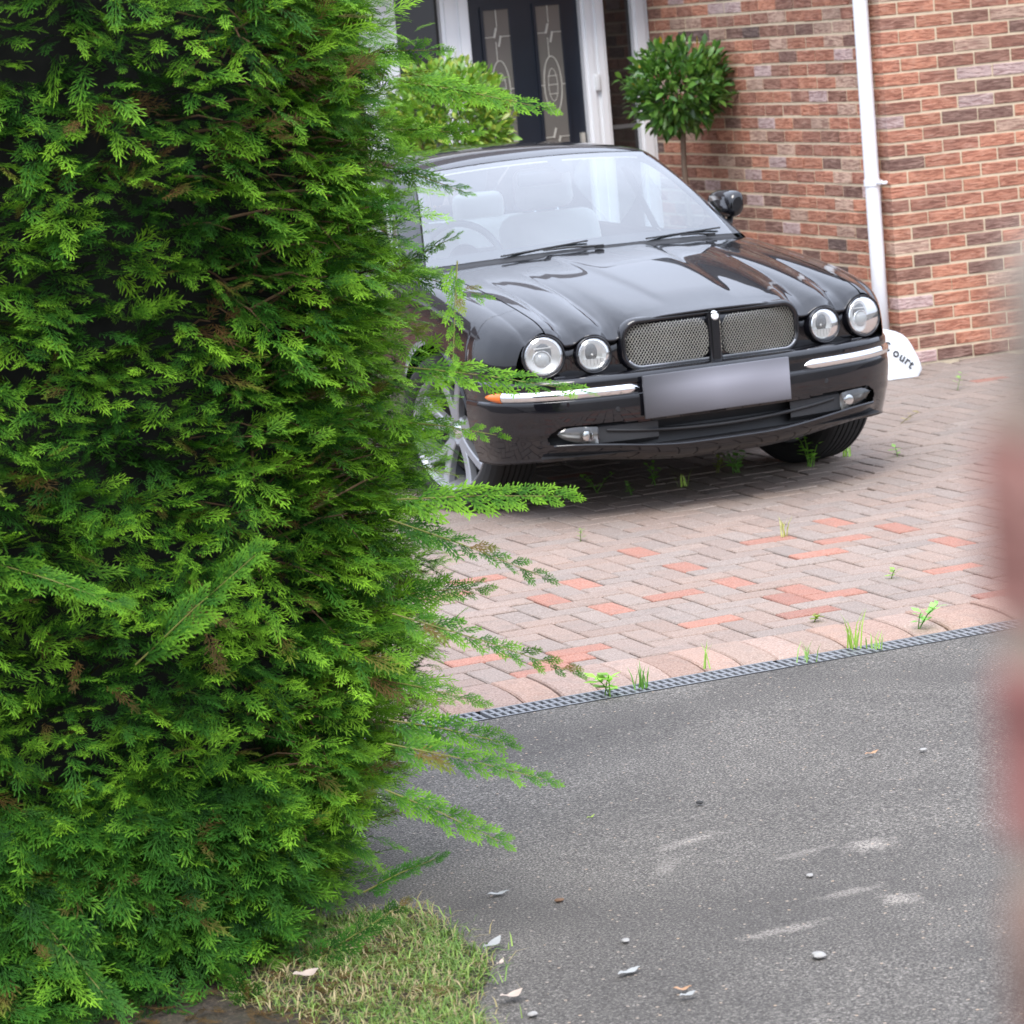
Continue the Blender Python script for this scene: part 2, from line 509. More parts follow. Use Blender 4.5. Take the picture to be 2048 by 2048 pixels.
# ================================================================== brick house
house = empty('brick_house', (0, 0, 0))
tag(house, 'red brick house with a dark front door and white frames', 'house')
def mat_brick(name, src):
    t = NT(name); p = t.pos()
    c = t.new('ObjectInfo').outputs['Color'] if src == 'object' else t.new('Attribute', attribute_name='Col').outputs['Color']
    wv = t.mapv(p, (13, 13, 78))
    rip = t.noise(wv, 1.0, 3, .55, .9)
    fine = t.noise(p, 120, 4, .7)
    blot = t.noise(p, 11, 4, .6)
    c1 = t.mix(t.rng(rip, .40, .52), t.mix(1.0, c, (.58, .50, .50), 'MULTIPLY'), c)
    c1 = t.mix(t.rng(rip, .54, .66, 0, .25), c1, (.70, .48, .38))
    c1 = t.mix(t.rng(blot, .50, .72, 0, .5), c1, t.mix(1.0, c, (.50, .40, .42), 'MULTIPLY'))
    c1 = t.mix(t.rng(fine, .4, .7, 0, .22), c1, (.30, .20, .15))
    stain = t.noise(p, 1.6, 6, .65, .5)
    c1 = t.mix(t.rng(stain, .42, .70, 0, .40), c1, (.13, .095, .08))
    t.set(col=c1, rough=.9, spec=.2)
    t.bump(t.math('ADD', rip, t.math('MULTIPLY', fine, .35)), .9, .012)
    return t.m
m_brick_o = mat_brick('rustic_brick', 'object')
m_brick_a = mat_brick('rustic_brick_field', 'attr')
m_mortar = simple('mortar', (.60, .49, .345), .95, var=.22, vscale=18, bump=.6, bscale=160)
def mat_brick_far():
    t = NT('brick_above'); p = t.pos()
    xy = t.new('SeparateXYZ'); t.l.new(p, xy.inputs[0])
    cb = t.new('CombineXYZ'); t.l.new(t.math('ADD', xy.outputs[0], xy.outputs[1]), cb.inputs[0]); t.l.new(xy.outputs[2], cb.inputs[1])
    b = t.new('TexBrick'); t.l.new(cb.outputs[0], b.inputs['Vector'])
    b.inputs['Scale'].default_value = 1; b.inputs['Brick Width'].default_value = .225; b.inputs['Row Height'].default_value = .075
    b.inputs['Mortar Size'].default_value = .006; b.inputs['Color1'].default_value = (.36, .13, .085, 1); b.inputs['Color2'].default_value = (.17, .085, .065, 1)
    b.inputs['Mortar'].default_value = (.43, .33, .22, 1)
    t.set(col=b.outputs['Color'], rough=.9); return t.m
m_brick_far = mat_brick_far()
NC = 33                                                  # courses laid brick by brick
ZT = NC * .075
wallA = MB().box((.0045, .0047, -.1), (.24, 3.03, ZT)).build('wall', m_mortar, house)
wallB = MB().box((.005, .0045, -.1), (9, .239, ZT)).build('wall', m_mortar, house)
MB().box((0, 0, ZT), (9, 7, 2.75)).build('upper_wall', m_brick_far, house)
BW, BH, BD, MJ = .2135, .0625, .1025, .0115
def brick_template(a, b, h):
    """box a x b x h with small chamfers on every edge (corner at origin)"""
    c = .003
    v, f = [], []
    lev = [(0, c), (c, 0), (h - c, 0), (h, c)]
    for z, i in lev: v += [(i, i, z), (a - i, i, z), (a - i, b - i, z), (i, b - i, z)]
    for l in range(3):
        for k in range(4):
            q = (k + 1) % 4
            f.append((l * 4 + k, l * 4 + q, l * 4 + 4 + q, l * 4 + 4 + k))
    f += [(3, 2, 1, 0), (12, 13, 14, 15)]
    return np.array(v), f
pal_b = [((.60, .265, .165), 30), ((.54, .235, .15), 28), ((.45, .205, .14), 22), ((.35, .18, .13), 16), ((.26, .15, .12), 8), ((.16, .115, .105), 3), ((.66, .49, .46), 8), ((.60, .41, .31), 8)]
wsum = sum(wt for _, wt in pal_b)
def brick_colour():
    r = random.uniform(0, wsum)
    for c, wt in pal_b:
        r -= wt
        if r <= 0: break
    k = random.uniform(.86, 1.12)
    return tuple(min(.8, q * k) for q in c)
bricks = []                                              # origin, size, wall, course
for i in range(NC):
    z = i * .075 + .00625
    if i % 2 == 0:
        bricks.append((np.array((0, 0, z)), (BW - .004, BD, BH), 'B'))
        y = BD + MJ; x = BW - .004 + MJ
    else:
        bricks.append((np.array((0, 0, z)), (BD, BW - .004, BH), 'A'))
        y = BW - .004 + MJ; x = BD + MJ
    while y < 3.0:
        L = min(BW, 3.02 - y)
        if L > .03: bricks.append((np.array((0, y, z)), (BD, L, BH), 'A'))
        y += BW + MJ
    while x < 8.9:
        bricks.append((np.array((x, 0, z)), (BW, BD, BH), 'B')); x += BW + MJ
bc = np.array([b[0] + np.array(b[1]) / 2 for b in bricks])
bp = px(bc)
size = np.array([np.ptp(px(np.array([b[0], b[0] + np.array(b[1])]))[:, 0]) for b in bricks])
seen = (bp[:, 0] > 1290) & (bp[:, 0] < 2045) & (bp[:, 1] > -10) & (bp[:, 1] < 760)
hid = (bp[:, 0] < 1720) & (bp[:, 1] > 430 + (bp[:, 0] - 1450) * .55)     # behind the car
hid |= np.hypot((bp[:, 0] - 1345) / 105, (bp[:, 1] - 165) / 90) < 1
score = np.where(seen & ~hid, size, 0)
single_b = set(np.argsort(-score)[:300].tolist())
tmesh = {}
fa, fb = (MB(), []), (MB(), [])
for k, (o, s, wl_) in enumerate(bricks):
    c = brick_colour()
    s = tuple(round(q, 4) for q in s)
    jit = np.array([random.gauss(0, .0012), random.gauss(0, .0012), random.gauss(0, .001)])
    rot = random.gauss(0, .004)
    v, f = brick_template(*s)
    if k in single_b:
        par = wallA if wl_ == 'A' else wallB
        if s not in tmesh:
            b = mk('brick', v, f, m_brick_o, par); tmesh[s] = b.data
        else: b = link(bpy.data.objects.new('brick', tmesh[s]), par)
        b.location = o + jit; b.color = (*c, 1)
        b.rotation_euler = (0, 0, 0)
    else:
        m_, cl = fa if wl_ == 'A' else fb
        m_.add(v + o + jit, f); cl += [c] * len(v)
for (m_, cl), par in ((fa, wallA), (fb, wallB)):
    q = m_.build('brickwork', m_brick_a, par); set_col(q, np.array(cl)); tag(q, kind='stuff')

m_tile = simple('roof_tile', (.055, .04, .036), .8, var=.4, vscale=6, bump=.5, bscale=25)
m_upvc = simple('white_upvc', (.80, .81, .83), .32, var=.04, vscale=3)
m_dglass = NT('dark_glass').set(col=(.018, .016, .015), rough=.04, coat=.3).m
m_dooro = simple('dark_blue_door', (.012, .016, .026), .35, var=.25, vscale=5)
m_obsc = NT('obscure_glass').set(col=(.15, .138, .125), rough=.12).m
m_lead = simple('lead_strip', (.58, .56, .50), .4, metal=.3)
# pitched roof of the two-storey part
r = MB()
r.add([(-.35, -.35, 2.73), (9.3, -.35, 2.73), (9.3, 7.3, 2.73), (-.35, 7.3, 2.73), (3.4, 3.5, 4.5), (5.6, 3.5, 4.5)], [(0, 1, 5, 4), (2, 3, 4, 5), (0, 4, 3), (1, 2, 5), (3, 2, 1, 0)])
r.build('roof', m_tile, house)
# --- door bay, y = 3.02
Y0 = 3.024
fr = MB()
def post(x0, x1, z0=.12, z1=2.33, y0=Y0 - .02, y1=Y0 + .10): fr.box((x0, y0, z0), (x1, y1, z1))
post(-1.369, -1.187); post(-.452, -.298); post(-.106, -.002)
post(-1.90, -1.66)
fr.box((-1.3685, Y0 - .015, 2.25), (-.0025, Y0 + .1, 2.335)); fr.box((-1.6605, Y0 - .0155, 2.22), (-1.3688, Y0 + .1, 2.334))
# stepped mouldings on the posts
for x0, x1 in ((-1.345, -1.285), (-.43, -.392), (-.36, -.318), (-.088, -.03), (-1.255, -1.20)):
    fr.box((x0, Y0 - .034, .13), (x1, Y0 - .019, 2.24))
fr.build('door_frame', m_upvc, house)
MB().box((-1.9, Y0 - .45, -.05), (0 - .004, Y0 + .12, .118)).build('door_step', simple('step_concrete', (.32, .29, .26), .9, bump=.4), house)
door = MB().box((-1.185, Y0 + .03, .14), (-.454, Y0 + .075, 2.248)).build('door', m_dooro, house)
for gx0_, gx1_ in ((-1.08, -.912), (-.736, -.573)):
    g = MB().box((gx0_, Y0 + .020, 1.02), (gx1_, Y0 + .034, 2.095)).build('glass_panel', m_obsc, door)
    bd = MB()
    for a, b in (((gx0_ - .018, 1.0), (gx0_ + .001, 2.115)), ((gx1_ - .001, 1.0), (gx1_ + .018, 2.115)), ((gx0_, 2.094), (gx1_, 2.115)), ((gx0_, 1.0), (gx1_, 1.022))):
        bd.box((a[0], Y0 + .0125, a[1]), (b[0], Y0 + .036, b[1]))
    bd.build('glazing_bead', m_dooro, door)
    cx = (gx0_ + gx1_) / 2; yl = Y0 + .0185; ld = MB()
    def strip(pts, r=.0032): ld.tube([(a, yl, b) for a, b in pts], r, 5)
    th = np.linspace(0, 2 * PI, 33)
    strip([(cx + .058 * math.cos(q), 1.61 + .175 * math.sin(q)) for q in th], .004)
    strip([(cx + .030 * math.cos(q), 1.61 + .10 * math.sin(q)) for q in th], .0025)
    for zc in (1.93, 1.29):
        strip([(cx - .022, zc - .005), (cx - .004, zc + .055)], .007); strip([(cx + .004, zc - .06), (cx + .022, zc + .005)], .007)
        strip([(gx0_, zc), (cx - .02, zc)]); strip([(cx + .02, zc), (gx1_, zc)])
    strip([(cx, 1.99), (cx, 2.095)]); strip([(cx - .012, 1.785), (cx - .012, 1.90)]); strip([(cx, 1.02), (cx, 1.24)])
    for dz in (-.055, .0, .055): strip([(cx - .03, 1.61 + dz), (cx + .03, 1.61 + dz)], .0028)
    strip([(gx0_, 1.61), (cx - .058, 1.61)]); strip([(cx + .058, 1.61), (gx1_, 1.61)])
    ld.build('leading', m_lead, door)
MB().box((-.5, Y0 + .0, 1.13), (-.475, Y0 + .03, 1.30)).build('door_handle', m_lead, door)
for x0, x1 in ((-.300, -.104), (-1.662, -1.367)):
    s_ = MB().box((x0, Y0 + .03, .12), (x1, Y0 + .05, 2.25)).build('sidelight', m_dglass, house)
    MB().box((x0 + .003, Y0 + .022, 1.30), (x1 - .003, Y0 + .0298, 1.325)).build('glazing_bar', simple('bar_grey', (.10, .10, .10), .5), s_)
bell = rbox('doorbell', (-.383, Y0 - .045, 1.60), (.035, .02, .105), .008, simple('bell_plastic', (.72, .73, .74), .3), house)
rbox('bell_button', (-.383, Y0 - .056, 1.575), (.018, .008, .022), .003, m_upvc, bell)
# single-storey part: wall with garage door, eaves board and tiled roof
gw = MB(); gw.box((-7.5, Y0 + .001, -.1), (-5.2, Y0 + .2, 2.6)); gw.box((-2.5, Y0 + .001, -.1), (-1.9005, Y0 + .2, 2.6)); gw.box((-5.2, Y0 + .001, 2.2), (-2.5, Y0 + .2, 2.6)); gw.box((-1.9005, Y0 + .101, 2.336), (-.001, Y0 + .2, 2.6))
gw.build('garage_wall', m_brick_far, house)
gd = MB()
for i in range(4): gd.box((-5.19, Y0 + .06, .02 + i * .545), (-2.51, Y0 + .1, .02 + i * .545 + .535))
gd.build('garage_door', m_upvc, house)
MB().box((-7.6, Y0 - .42, 2.345), (-.012, Y0 - .38, 2.56)).build('fascia', m_upvc, house)
MB().box((-7.6, Y0 - .379, 2.343), (-.0125, Y0 + .0, 2.362)).build('soffit', m_upvc, house)
rf = MB(); rf.add([(-7.7, Y0 - .5, 2.565), (-.01, Y0 - .5, 2.565), (-.01, 5.3, 4.85), (-7.7, 5.3, 4.85), (-7.7, Y0 - .5, 2.61), (-.01, Y0 - .5, 2.61), (-.01, 5.3, 4.91), (-7.7, 5.3, 4.91)],
                  [(0, 3, 2, 1), (4, 5, 6, 7), (0, 1, 5, 4), (1, 2, 6, 5), (2, 3, 7, 6), (3, 0, 4, 7)])
rf.build('porch_roof', m_tile, house)
# --- white downpipe at the corner
dp = MB()
PX, PY, PR = -.060, .095, .041
dp.tube([(PX, PY, z) for z in (-.02, .6, 1.2, 2.0, 2.7)], PR, 20)
pipe = dp.build('downpipe', m_upvc, house, smooth=True)
for z in (2.055, 1.0):
    br = MB(); br.tube([(PX, PY, z - .016), (PX, PY, z + .016)], PR + .006, 20)
    br.tube([(PX, PY, z), (PX + .01, PY - .105, z), (PX + .03, PY - .112, z)], .009, 8); br.tube([(PX, PY, z), (.004, PY, z)], .012, 8)
    br.build('pipe_clip', m_upvc, pipe)
br = MB(); br.tube([(PX, PY, 2.12), (PX, PY, 2.2)], PR + .008, 20); br.build('pipe_socket', m_upvc, pipe, smooth=True)

# ================================================================== painted name stone by the corner
def mat_stone():
    t = NT('painted_stone'); p = t.pos()
    n1 = t.noise(p, 9, 5, .6); n2 = t.noise(p, 60, 4, .7)
    t.set(col=t.mix(t.rng(n1, .35, .7), (.78, .80, .82), (.62, .65, .67)), rough=.75)
    t.bump(t.math('ADD', n1, t.math('MULTIPLY', n2, .5)), .35, .01); return t.m
m_stone = mat_stone()
stone = empty('name_stone', (-.435, -.44, 0), math.radians(-4))
tag(stone, 'white painted half round stone with black lettering by the downpipe', 'stone')
SW, SH, ST = .315, .285, .085
ths = np.linspace(0, PI, 29)
oz = np.array([0, .04, .12, .3, .5, .7, .86, .97, 1.0]); ox = np.array([.93, .975, 1.0, .985, .925, .80, .60, .28, 0.0])
def outline(k, rough=True):
    hh_ = np.sin(np.linspace(0, PI / 2, 15)); right = np.stack([catmull(oz, ox, hh_), hh_], -1)
    a = np.r_[right, (right * (-1, 1))[::-1][1:]] * (SW, SH) * k
    return a * (1 + .015 * np.sin(np.arange(len(a)) * .9 + 1))[:, None] if rough else a
lean = .17
rows = []
for k, y in ((.0, 0), (.86, 0), (.95, .010), (1.0, .035), (1.0, ST - .02), (.95, ST), (.0, ST)):
    o = outline(k); rows.append([(a, y + b * lean, b) for a, b in o])
sb = MB().grid(np.array(rows).transpose(1, 0, 2), flip=True)
sb.build('slab', m_stone, stone, smooth=True)
m_letter = simple('black_paint', (.02, .02, .022), .6)
dg = bpy.context.evaluated_depsgraph_get()
def letter(chh, x, z, ang, size):
    cu = bpy.data.curves.new('letter', 'FONT'); cu.body = chh; cu.size = size; cu.extrude = .0012; cu.align_x = 'CENTER'; cu.offset = .0012
    o = bpy.data.objects.new('tmp', cu); COL.objects.link(o)
    bpy.context.view_layer.update()
    me = bpy.data.meshes.new_from_object(o.evaluated_get(bpy.context.evaluated_depsgraph_get()))
    bpy.data.objects.remove(o)
    me.materials.append(m_letter)
    q = bpy.data.objects.new('letter', me); link(q, stone)
    q.location = (x, -.004 + z * lean, z); q.rotation_euler = (PI / 2 - math.atan(lean), -ang, 0)
    q.rotation_euler = (Matrix.Rotation(-math.atan(lean), 4, 'X') @ Matrix.Rotation(-ang, 4, 'Y') @ Matrix.Rotation(PI / 2, 4, 'X')).to_euler()
def on_face(qx, qy):
    """stone-local x, z of a pixel on the leaning face"""
    ray = CD + CR * (qx - 1024) / 6229.6 - CU * (qy - 1024) / 6229.6
    Mi = stone.matrix_basis.inverted(); o = Mi @ Vector(CAM); d = Mi.to_3x3() @ Vector(ray)
    k = (o.z * lean - o.y) / (d.y - d.z * lean); h = o + d * k
    return h.x, h.z
for chh, qx, qy, rot in (('C', 1771, 701, .28), ('o', 1790, 713, .45), ('u', 1801.5, 721.5, .62), ('r', 1811, 728, .72), ('t', 1818, 735, .80)):
    x_, z_ = on_face(qx, qy)
    letter(chh, x_, z_, -rot, .066)
# ================================================================== parked black saloon
def mat_paint():
    t = NT('black_paint'); p = t.pos()
    du = t.noise(p, 7, 6, .65); fine = t.noise(p, 190, 3, .7)
    dust = t.math('MULTIPLY', t.rng(du, .42, .75, 0, .03), t.rng(fine, .35, .65))
    t.set(col=t.mix(dust, (.0045, .0045, .0065), (.30, .28, .25)), rough=.30, spec=.06, coat=1.0, coatr=.006)
    t.b.inputs['Coat IOR'].default_value = 1.58
    return t.m
m_paint = mat_paint()
m_plastic = simple('black_plastic', (.012, .012, .013), .55, var=.3, bump=.2)
m_rubber = simple('tyre_rubber', (.016, .0155, .015), .85, var=.35, vscale=20, bump=.3, bscale=120)
m_chrome = NT('chrome').set(col=(.86, .87, .88), metal=1.0, rough=.06).m
m_alloy = simple('alloy_silver', (.33, .34, .36), .34, metal=.45, var=.06)
m_steel = simple('steel_mesh', (.46, .445, .40), .34, metal=.8, var=.15)
m_reflect = NT('lamp_reflector').set(col=(.56, .56, .54), metal=.55, rough=.22).m
m_dark_in = simple('dark_trim', (.02, .021, .023), .6)
m_leather = simple('pale_leather', (.56, .52, .44), .55, var=.08, vscale=6)
m_lining = simple('roof_lining', (.74, .72, .66), .9, var=.05)
m_amber = NT('amber_lens').set(col=(.72, .16, .012), rough=.12, coat=.6).m
m_disc = simple('brake_steel', (.05, .048, .045), .5, metal=.5)
def mat_glass(name, tint=(.92, .95, .95), extra=0.0, ior=1.5, rough=.0):
    t = NT(name)
    tr = t.new('BsdfTransparent'); tr.inputs[0].default_value = tint + (1,)
    gl = t.new('BsdfGlossy'); gl.inputs['Roughness'].default_value = rough
    fr = t.new('Fresnel'); fr.inputs['IOR'].default_value = ior
    # a pane has two faces: about twice the reflection of one
    fac = t.math('MINIMUM', t.math('MULTIPLY_ADD', fr.outputs[0], 1.85, extra), 1.0)
    mx = t.new('MixShader'); t.l.new(fac, mx.inputs[0]); t.l.new(tr.outputs[0], mx.inputs[1]); t.l.new(gl.outputs[0], mx.inputs[2])
    t.l.new(mx.outputs[0], t.out.inputs['Surface']); return t.m
m_glass = mat_glass('car_glass', (.76, .88, .92), .16)
def mat_lens():
    t = NT('lamp_lens'); tr = t.new('BsdfTransparent'); tr.inputs[0].default_value = (.96, .96, .95, 1)
    df = t.new('BsdfDiffuse'); df.inputs[0].default_value = (.74, .75, .72, 1)
    gl = t.new('BsdfGlossy'); gl.inputs['Roughness'].default_value = .03
    m1 = t.new('MixShader'); m1.inputs[0].default_value = .10; t.l.new(tr.outputs[0], m1.inputs[1]); t.l.new(df.outputs[0], m1.inputs[2])
    fr = t.new('Fresnel'); fr.inputs['IOR'].default_value = 1.55
    m2 = t.new('MixShader'); t.l.new(t.math('MINIMUM', t.math('MULTIPLY', fr.outputs[0], 1.6), 1.0), m2.inputs[0]); t.l.new(m1.outputs[0], m2.inputs[1]); t.l.new(gl.outputs[0], m2.inputs[2])
    t.l.new(m2.outputs[0], t.out.inputs['Surface']); return t.m
m_lens = mat_lens()
m_foglens = mat_glass('fog_lens', (.85, .86, .85), .02)

XC, YF = -2.685, -3.48
car = empty('car', (XC, YF, 0))
tag(car, 'black saloon car with four round headlamps and mesh grille parked by the wall', 'car')
FA, RA = .905, 3.94                                      # axles
AR = .385                                                # wheel arch radius

zc_x = [0, .1, .3, .6, .9, 1.2, 1.5]; zc_y = [.797, .826, .872, .928, .972, 1.006, 1.032]
zs_x = [.1, .136, .172, .26, .49, .73, 1.11, 1.43, 1.55]; zs_y = [.705, .735, .772, .815, .866, .903, .946, .977, .985]
def ye_of(ax): return catmull([0, .2, .30, .36, .405, .45, .52, .60, .66, .724, .80], [.072, .080, .092, .104, .118, .122, .112, .138, .140, .148, .19], ax)
def ze_of(ax):
    fl = catmull([0, .2, .29, .34, .375, .40, .42, .62, .66, .80], [.815, .811, .802, .790, .768, .742, .733, .733, .728, .70], ax)
    a1 = .683 + np.sqrt(np.maximum(.0815 ** 2 - (ax - .521) ** 2, 1e-6))
    a2 = .696 + np.sqrt(np.maximum(.0945 ** 2 - (ax - .724) ** 2, 1e-6))
    k = 140.0
    return np.log(np.exp(k * (fl - .75)) + np.exp(k * (a1 - .75)) + np.exp(k * (a2 - .75))) / k + .75
def zbase(ax, y):
    c = catmull(zc_x, zc_y, y); s = catmull(zs_x, zs_y, y)
    return c - (c - s) * (ax / .8) ** 2.3
def hood_z(ax, y):
    ye = ye_of(ax); t = np.maximum(y - ye, 0)
    z = zbase(ax, y)
    D = zbase(ax, ye) - ze_of(ax)
    z = z - D * (.62 * np.exp(-t / .085) + .38 * np.exp(-t / .34))
    fade = 1 - sstep(.25, 1.15, y)
    rise = sstep(.02, .16, t)
    z = z - .013 * np.exp(-np.abs(ax - (.445 + .02 * y)) / .030) * fade * rise
    z = z - .012 * np.exp(-np.abs(ax - (.612 + .015 * y)) / .028) * fade * rise
    cp = .135 + .085 * y
    z = z + .0075 / (1 + np.exp((ax - cp) / .010)) * sstep(.12, .34, y)
    return z
# --- bonnet
HX = .7105
ua = np.linspace(-HX, HX, 261)
tv = np.concatenate([np.linspace(0, .25, 46)[:-1], np.linspace(.25, 1, 60)])
rear = 1.385 - .155 * (1 - (ua / .74) ** 2)
P = np.zeros((len(ua), len(tv) + 3, 3))
for i, x in enumerate(ua):
    ye = ye_of(abs(x)); y = ye + (rear[i] - ye) * tv ** 1.15
    P[i, 3:, 0] = x; P[i, 3:, 1] = y; P[i, 3:, 2] = hood_z(np.full_like(y, abs(x)), y)
    e = P[i, 3]
    P[i, 2] = e + (0, .001, -.006); P[i, 1] = e + (0, .008, -.012); P[i, 0] = e + (0, .05, -.014)
bonnet = MB().grid(P).build('bonnet', m_paint, car, smooth=True)
edge = MB()
for s in (-1, 1):                                        # turned-down flange at the shut line
    rr_ = P[0 if s < 0 else -1, 3:]
    edge.grid(np.array([rr_, rr_ + (0, 0, -.02)]), flip=s < 0)
edge.build('bonnet_flange', m_paint, bonnet, smooth=True)

# --- body plan and sections
def Wd(y): return catmull([.10, .18, .26, .36, .50, .7, 1.0, 1.6, 2.6, 3.6, 4.3, 4.8, 5.0, 5.09], [.77, .822, .868, .900, .918, .928, .932, .933, .934, .93, .915, .875, .82, .74], y)
def side_x(y, z):
    w_ = Wd(y)
    return w_ - .034 * np.clip((.60 - z) / .4, 0, 1.2) ** 2 - .05 * np.clip((z - .66) / .3, 0, 1.5) ** 2

def shoulder(y): return np.where(np.asarray(y) < 1.43, hood_z(np.full_like(np.asarray(y, float), .79), np.asarray(y, float)), catmull([1.43, 1.8, 2.8, 3.8, 4.4, 5.09], [.979, .985, 1.0, 1.02, 1.03, .98], y))
def body_x(y, z):
    zs = shoulder(y); w_ = Wd(y)
    c = np.clip((z - .60) / (zs - .60), 0, 1) ** 1.25
    up = .79 + (w_ - .79) * np.sqrt(np.maximum(1 - c * c, 0)) ** .92
    return np.where(z >= .60, up, w_ - .034 * np.clip((.60 - z) / .4, 0, 1.2) ** 2)
def arch_bottom(y, cy, sill):
    d = y - cy
    return max(sill, .335 + math.sqrt(max(AR * AR - d * d, 0))) if abs(d) < AR else sill
# --- front wings
ylist = np.concatenate([.268 + (.519 - .268) * np.linspace(0, 1, 40) ** 1.1, [.5235], FA - AR * np.cos(np.linspace(.09, PI - .02, 60)), np.linspace(1.297, 1.375, 6)])
for s in (-1, 1):
    NT_, NSd = 16, 46
    P = np.zeros((NT_ + NSd, len(ylist), 3))
    fr_ = (ylist - .268) / (1.375 - .268)
    for i in range(NT_ + NSd):
        q = .3 * i / NT_ if i < NT_ else .3 + .7 * (i - NT_) / (NSd - 1)
        y0 = float(catmull([0, .3, .5, .7, 1], [.150, .160, .172, .184, .205], q))
        y = y0 + fr_ * (1.375 - y0)
        if i < NT_:
            axv = np.full_like(y, .717 + .073 * i / NT_)
            P[i] = np.stack([axv, y, hood_z(axv, y)], -1)
        else:
            k = math.cos((i - NT_) / (NSd - 1) * PI / 2) ** .9 if i < NT_ + NSd - 1 else 0.0
            zb = np.array([.60 if yy_ < .521 else arch_bottom(yy_, FA, .215) for yy_ in y])
            zs = hood_z(np.full_like(y, .79), y)
            zb = np.minimum(zb, zs - .002)
            z = zb + (zs - zb) * k
            x = body_x(y, z)
            x = x + np.where((y > .52) & (np.abs(y - FA) < AR), .010 * np.exp(-(z - zb) / .025), 0)
            P[i] = np.stack([x, y, z], -1)
    lipc = P[-1, 40:-5].copy()
    P[:, :, 0] *= s; lipc[:, 0] *= s
    wing = MB().grid(P, flip=(s > 0)).build('wing', m_paint, car, smooth=True)
    l2 = lipc.copy(); l2[:, 0] -= s * .012; l2[:, 2] -= .004
    l3 = lipc.copy(); l3[:, 0] -= s * .10
    MB().grid(np.array([lipc, l2, l3]), flip=(s < 0)).build('arch_lip', m_paint, wing, smooth=True)
    # side repeater and wheel-arch liner
    ln = MB()
    th = np.linspace(-.05, PI + .05, 40)
    for a, b in ((.93, .48),):
        r0 = [(s * .87, FA - (AR + .012) * math.cos(q), .335 + (AR + .012) * math.sin(q)) for q in th]
        r1 = [(s * .45, FA - (AR + .012) * math.cos(q), .335 + (AR + .012) * math.sin(q)) for q in th]
        ln.grid(np.array([r0, r1]))
    ln.box((min(s * .45, s * .46), FA - .42, .26), (max(s * .45, s * .46), FA + .42, .74))
    ln.build('arch_liner', m_plastic, wing)

# --- doors and rear quarters
def belt(y): return shoulder(y) - .012
def side_panel(name, y0, y1, s, mat, cy=None, sill=.215, ny=40, nz=30):
    yv = np.linspace(y0, y1, ny)
    if cy is not None: yv = np.unique(np.r_[np.linspace(y0, cy - AR, 12), cy - AR * np.cos(np.linspace(.08, PI - .08, 50)), np.linspace(cy + AR, y1, 22)])
    zb = np.array([sill if cy is None else arch_bottom(q, cy, sill) for q in yv])
    zt = belt(yv)
    P = np.zeros((len(yv), nz, 3))
    for j in range(nz):
        k = math.sin(j / (nz - 1) * PI / 2)
        z = zb + (zt - zb) * k
        P[:, j] = np.stack([body_x(yv, z) * s, yv, z], -1)
    return MB().grid(P, flip=(s < 0)).build(name, mat, car, smooth=True)
for s in (-1, 1):
    for y0, y1 in ((1.381, 2.44), (2.446, 3.40)):
        d_ = side_panel('door', y0, y1, s, m_paint)
        hx = float(body_x(np.array(y1 - .13), np.array(.80)))
        rbox('door_handle', (s * (hx + .012), y1 - .15, .82), (.03, .20, .028), .011, m_paint, d_)
    qp = side_panel('rear_quarter', 3.406, 5.09, s, m_paint, RA, .24)
    MB().box((min(s * .80, s * .905), 1.29, .15), (max(s * .80, s * .905), 3.55, .21)).build('sill', m_paint, car)
# inner shell that closes the shut lines, floor pan
sh = MB()
sh.box((-.80, 1.30, .2), (.80, 3.45, .80)); sh.box((-.42, .6, .20), (.42, 5.0, .30)); sh.box((-.46, 3.3, .30), (.46, 5.0, .9)); sh.box((-.46, .34, .32), (.46, 1.3, .62))
sh.box((-.64, .22, .245), (.64, 5.0, .262)); sh.box((-.87, 1.30, .205), (.87, 3.55, .2185))
sh.build('floor_pan', m_black, car)

# --- windscreen, cowl
def ws_base(u): return np.stack([.742 * u, 1.395 - .160 * (1 - u * u), .998 + .026 * (1 - u * u)], -1)
def ws_top(u): return np.stack([.566 * u, 1.935 - .075 * (1 - u * u), 1.379 + .028 * (1 - u * u)], -1)
uu = np.linspace(-1, 1, 49); vv = np.linspace(0, 1, 25)
W0, W1 = ws_base(uu), ws_top(uu)
Pw = W0[:, None] * (1 - vv)[None, :, None] + W1[:, None] * vv[None, :, None]
nrm = np.array([0, -.58, .81])
Pw = Pw + (.030 * np.sin(vv * PI))[None, :, None] * nrm
wsc = MB().grid(Pw).build('windscreen', m_glass, car, smooth=True)
# dark ceramic band round the glass, just inside it
bandm = MB()
inner = Pw - nrm * .006
def lerpg(u, v):
    i = np.clip(u * 48, 0, 47.999); j = np.clip(v * 24, 0, 23.999); a, b = int(i), int(j); fa_, fb_ = i - a, j - b
    return (inner[a, b] * (1 - fa_) * (1 - fb_) + inner[a + 1, b] * fa_ * (1 - fb_) + inner[a, b + 1] * (1 - fa_) * fb_ + inner[a + 1, b + 1] * fa_ * fb_)
us = np.linspace(0, 1, 41)
bandm.grid(np.array([[lerpg(u, 0), lerpg(u, .085)] for u in us])); bandm.grid(np.array([[lerpg(u, .955), lerpg(u, 1)] for u in us]))
bandm.grid(np.array([[lerpg(0, u), lerpg(.022, u)] for u in us])[::-1]); bandm.grid(np.array([[lerpg(.978, u), lerpg(1, u)] for u in us])[::-1])
bandm.grid(np.array([[lerpg(.535 + .04 * (1 - v), v), lerpg(.60 + .015 * (1 - v), v)] for v in np.linspace(.78, .956, 6)])[::-1])
bandm.build('screen_band', m_dark_in, wsc)
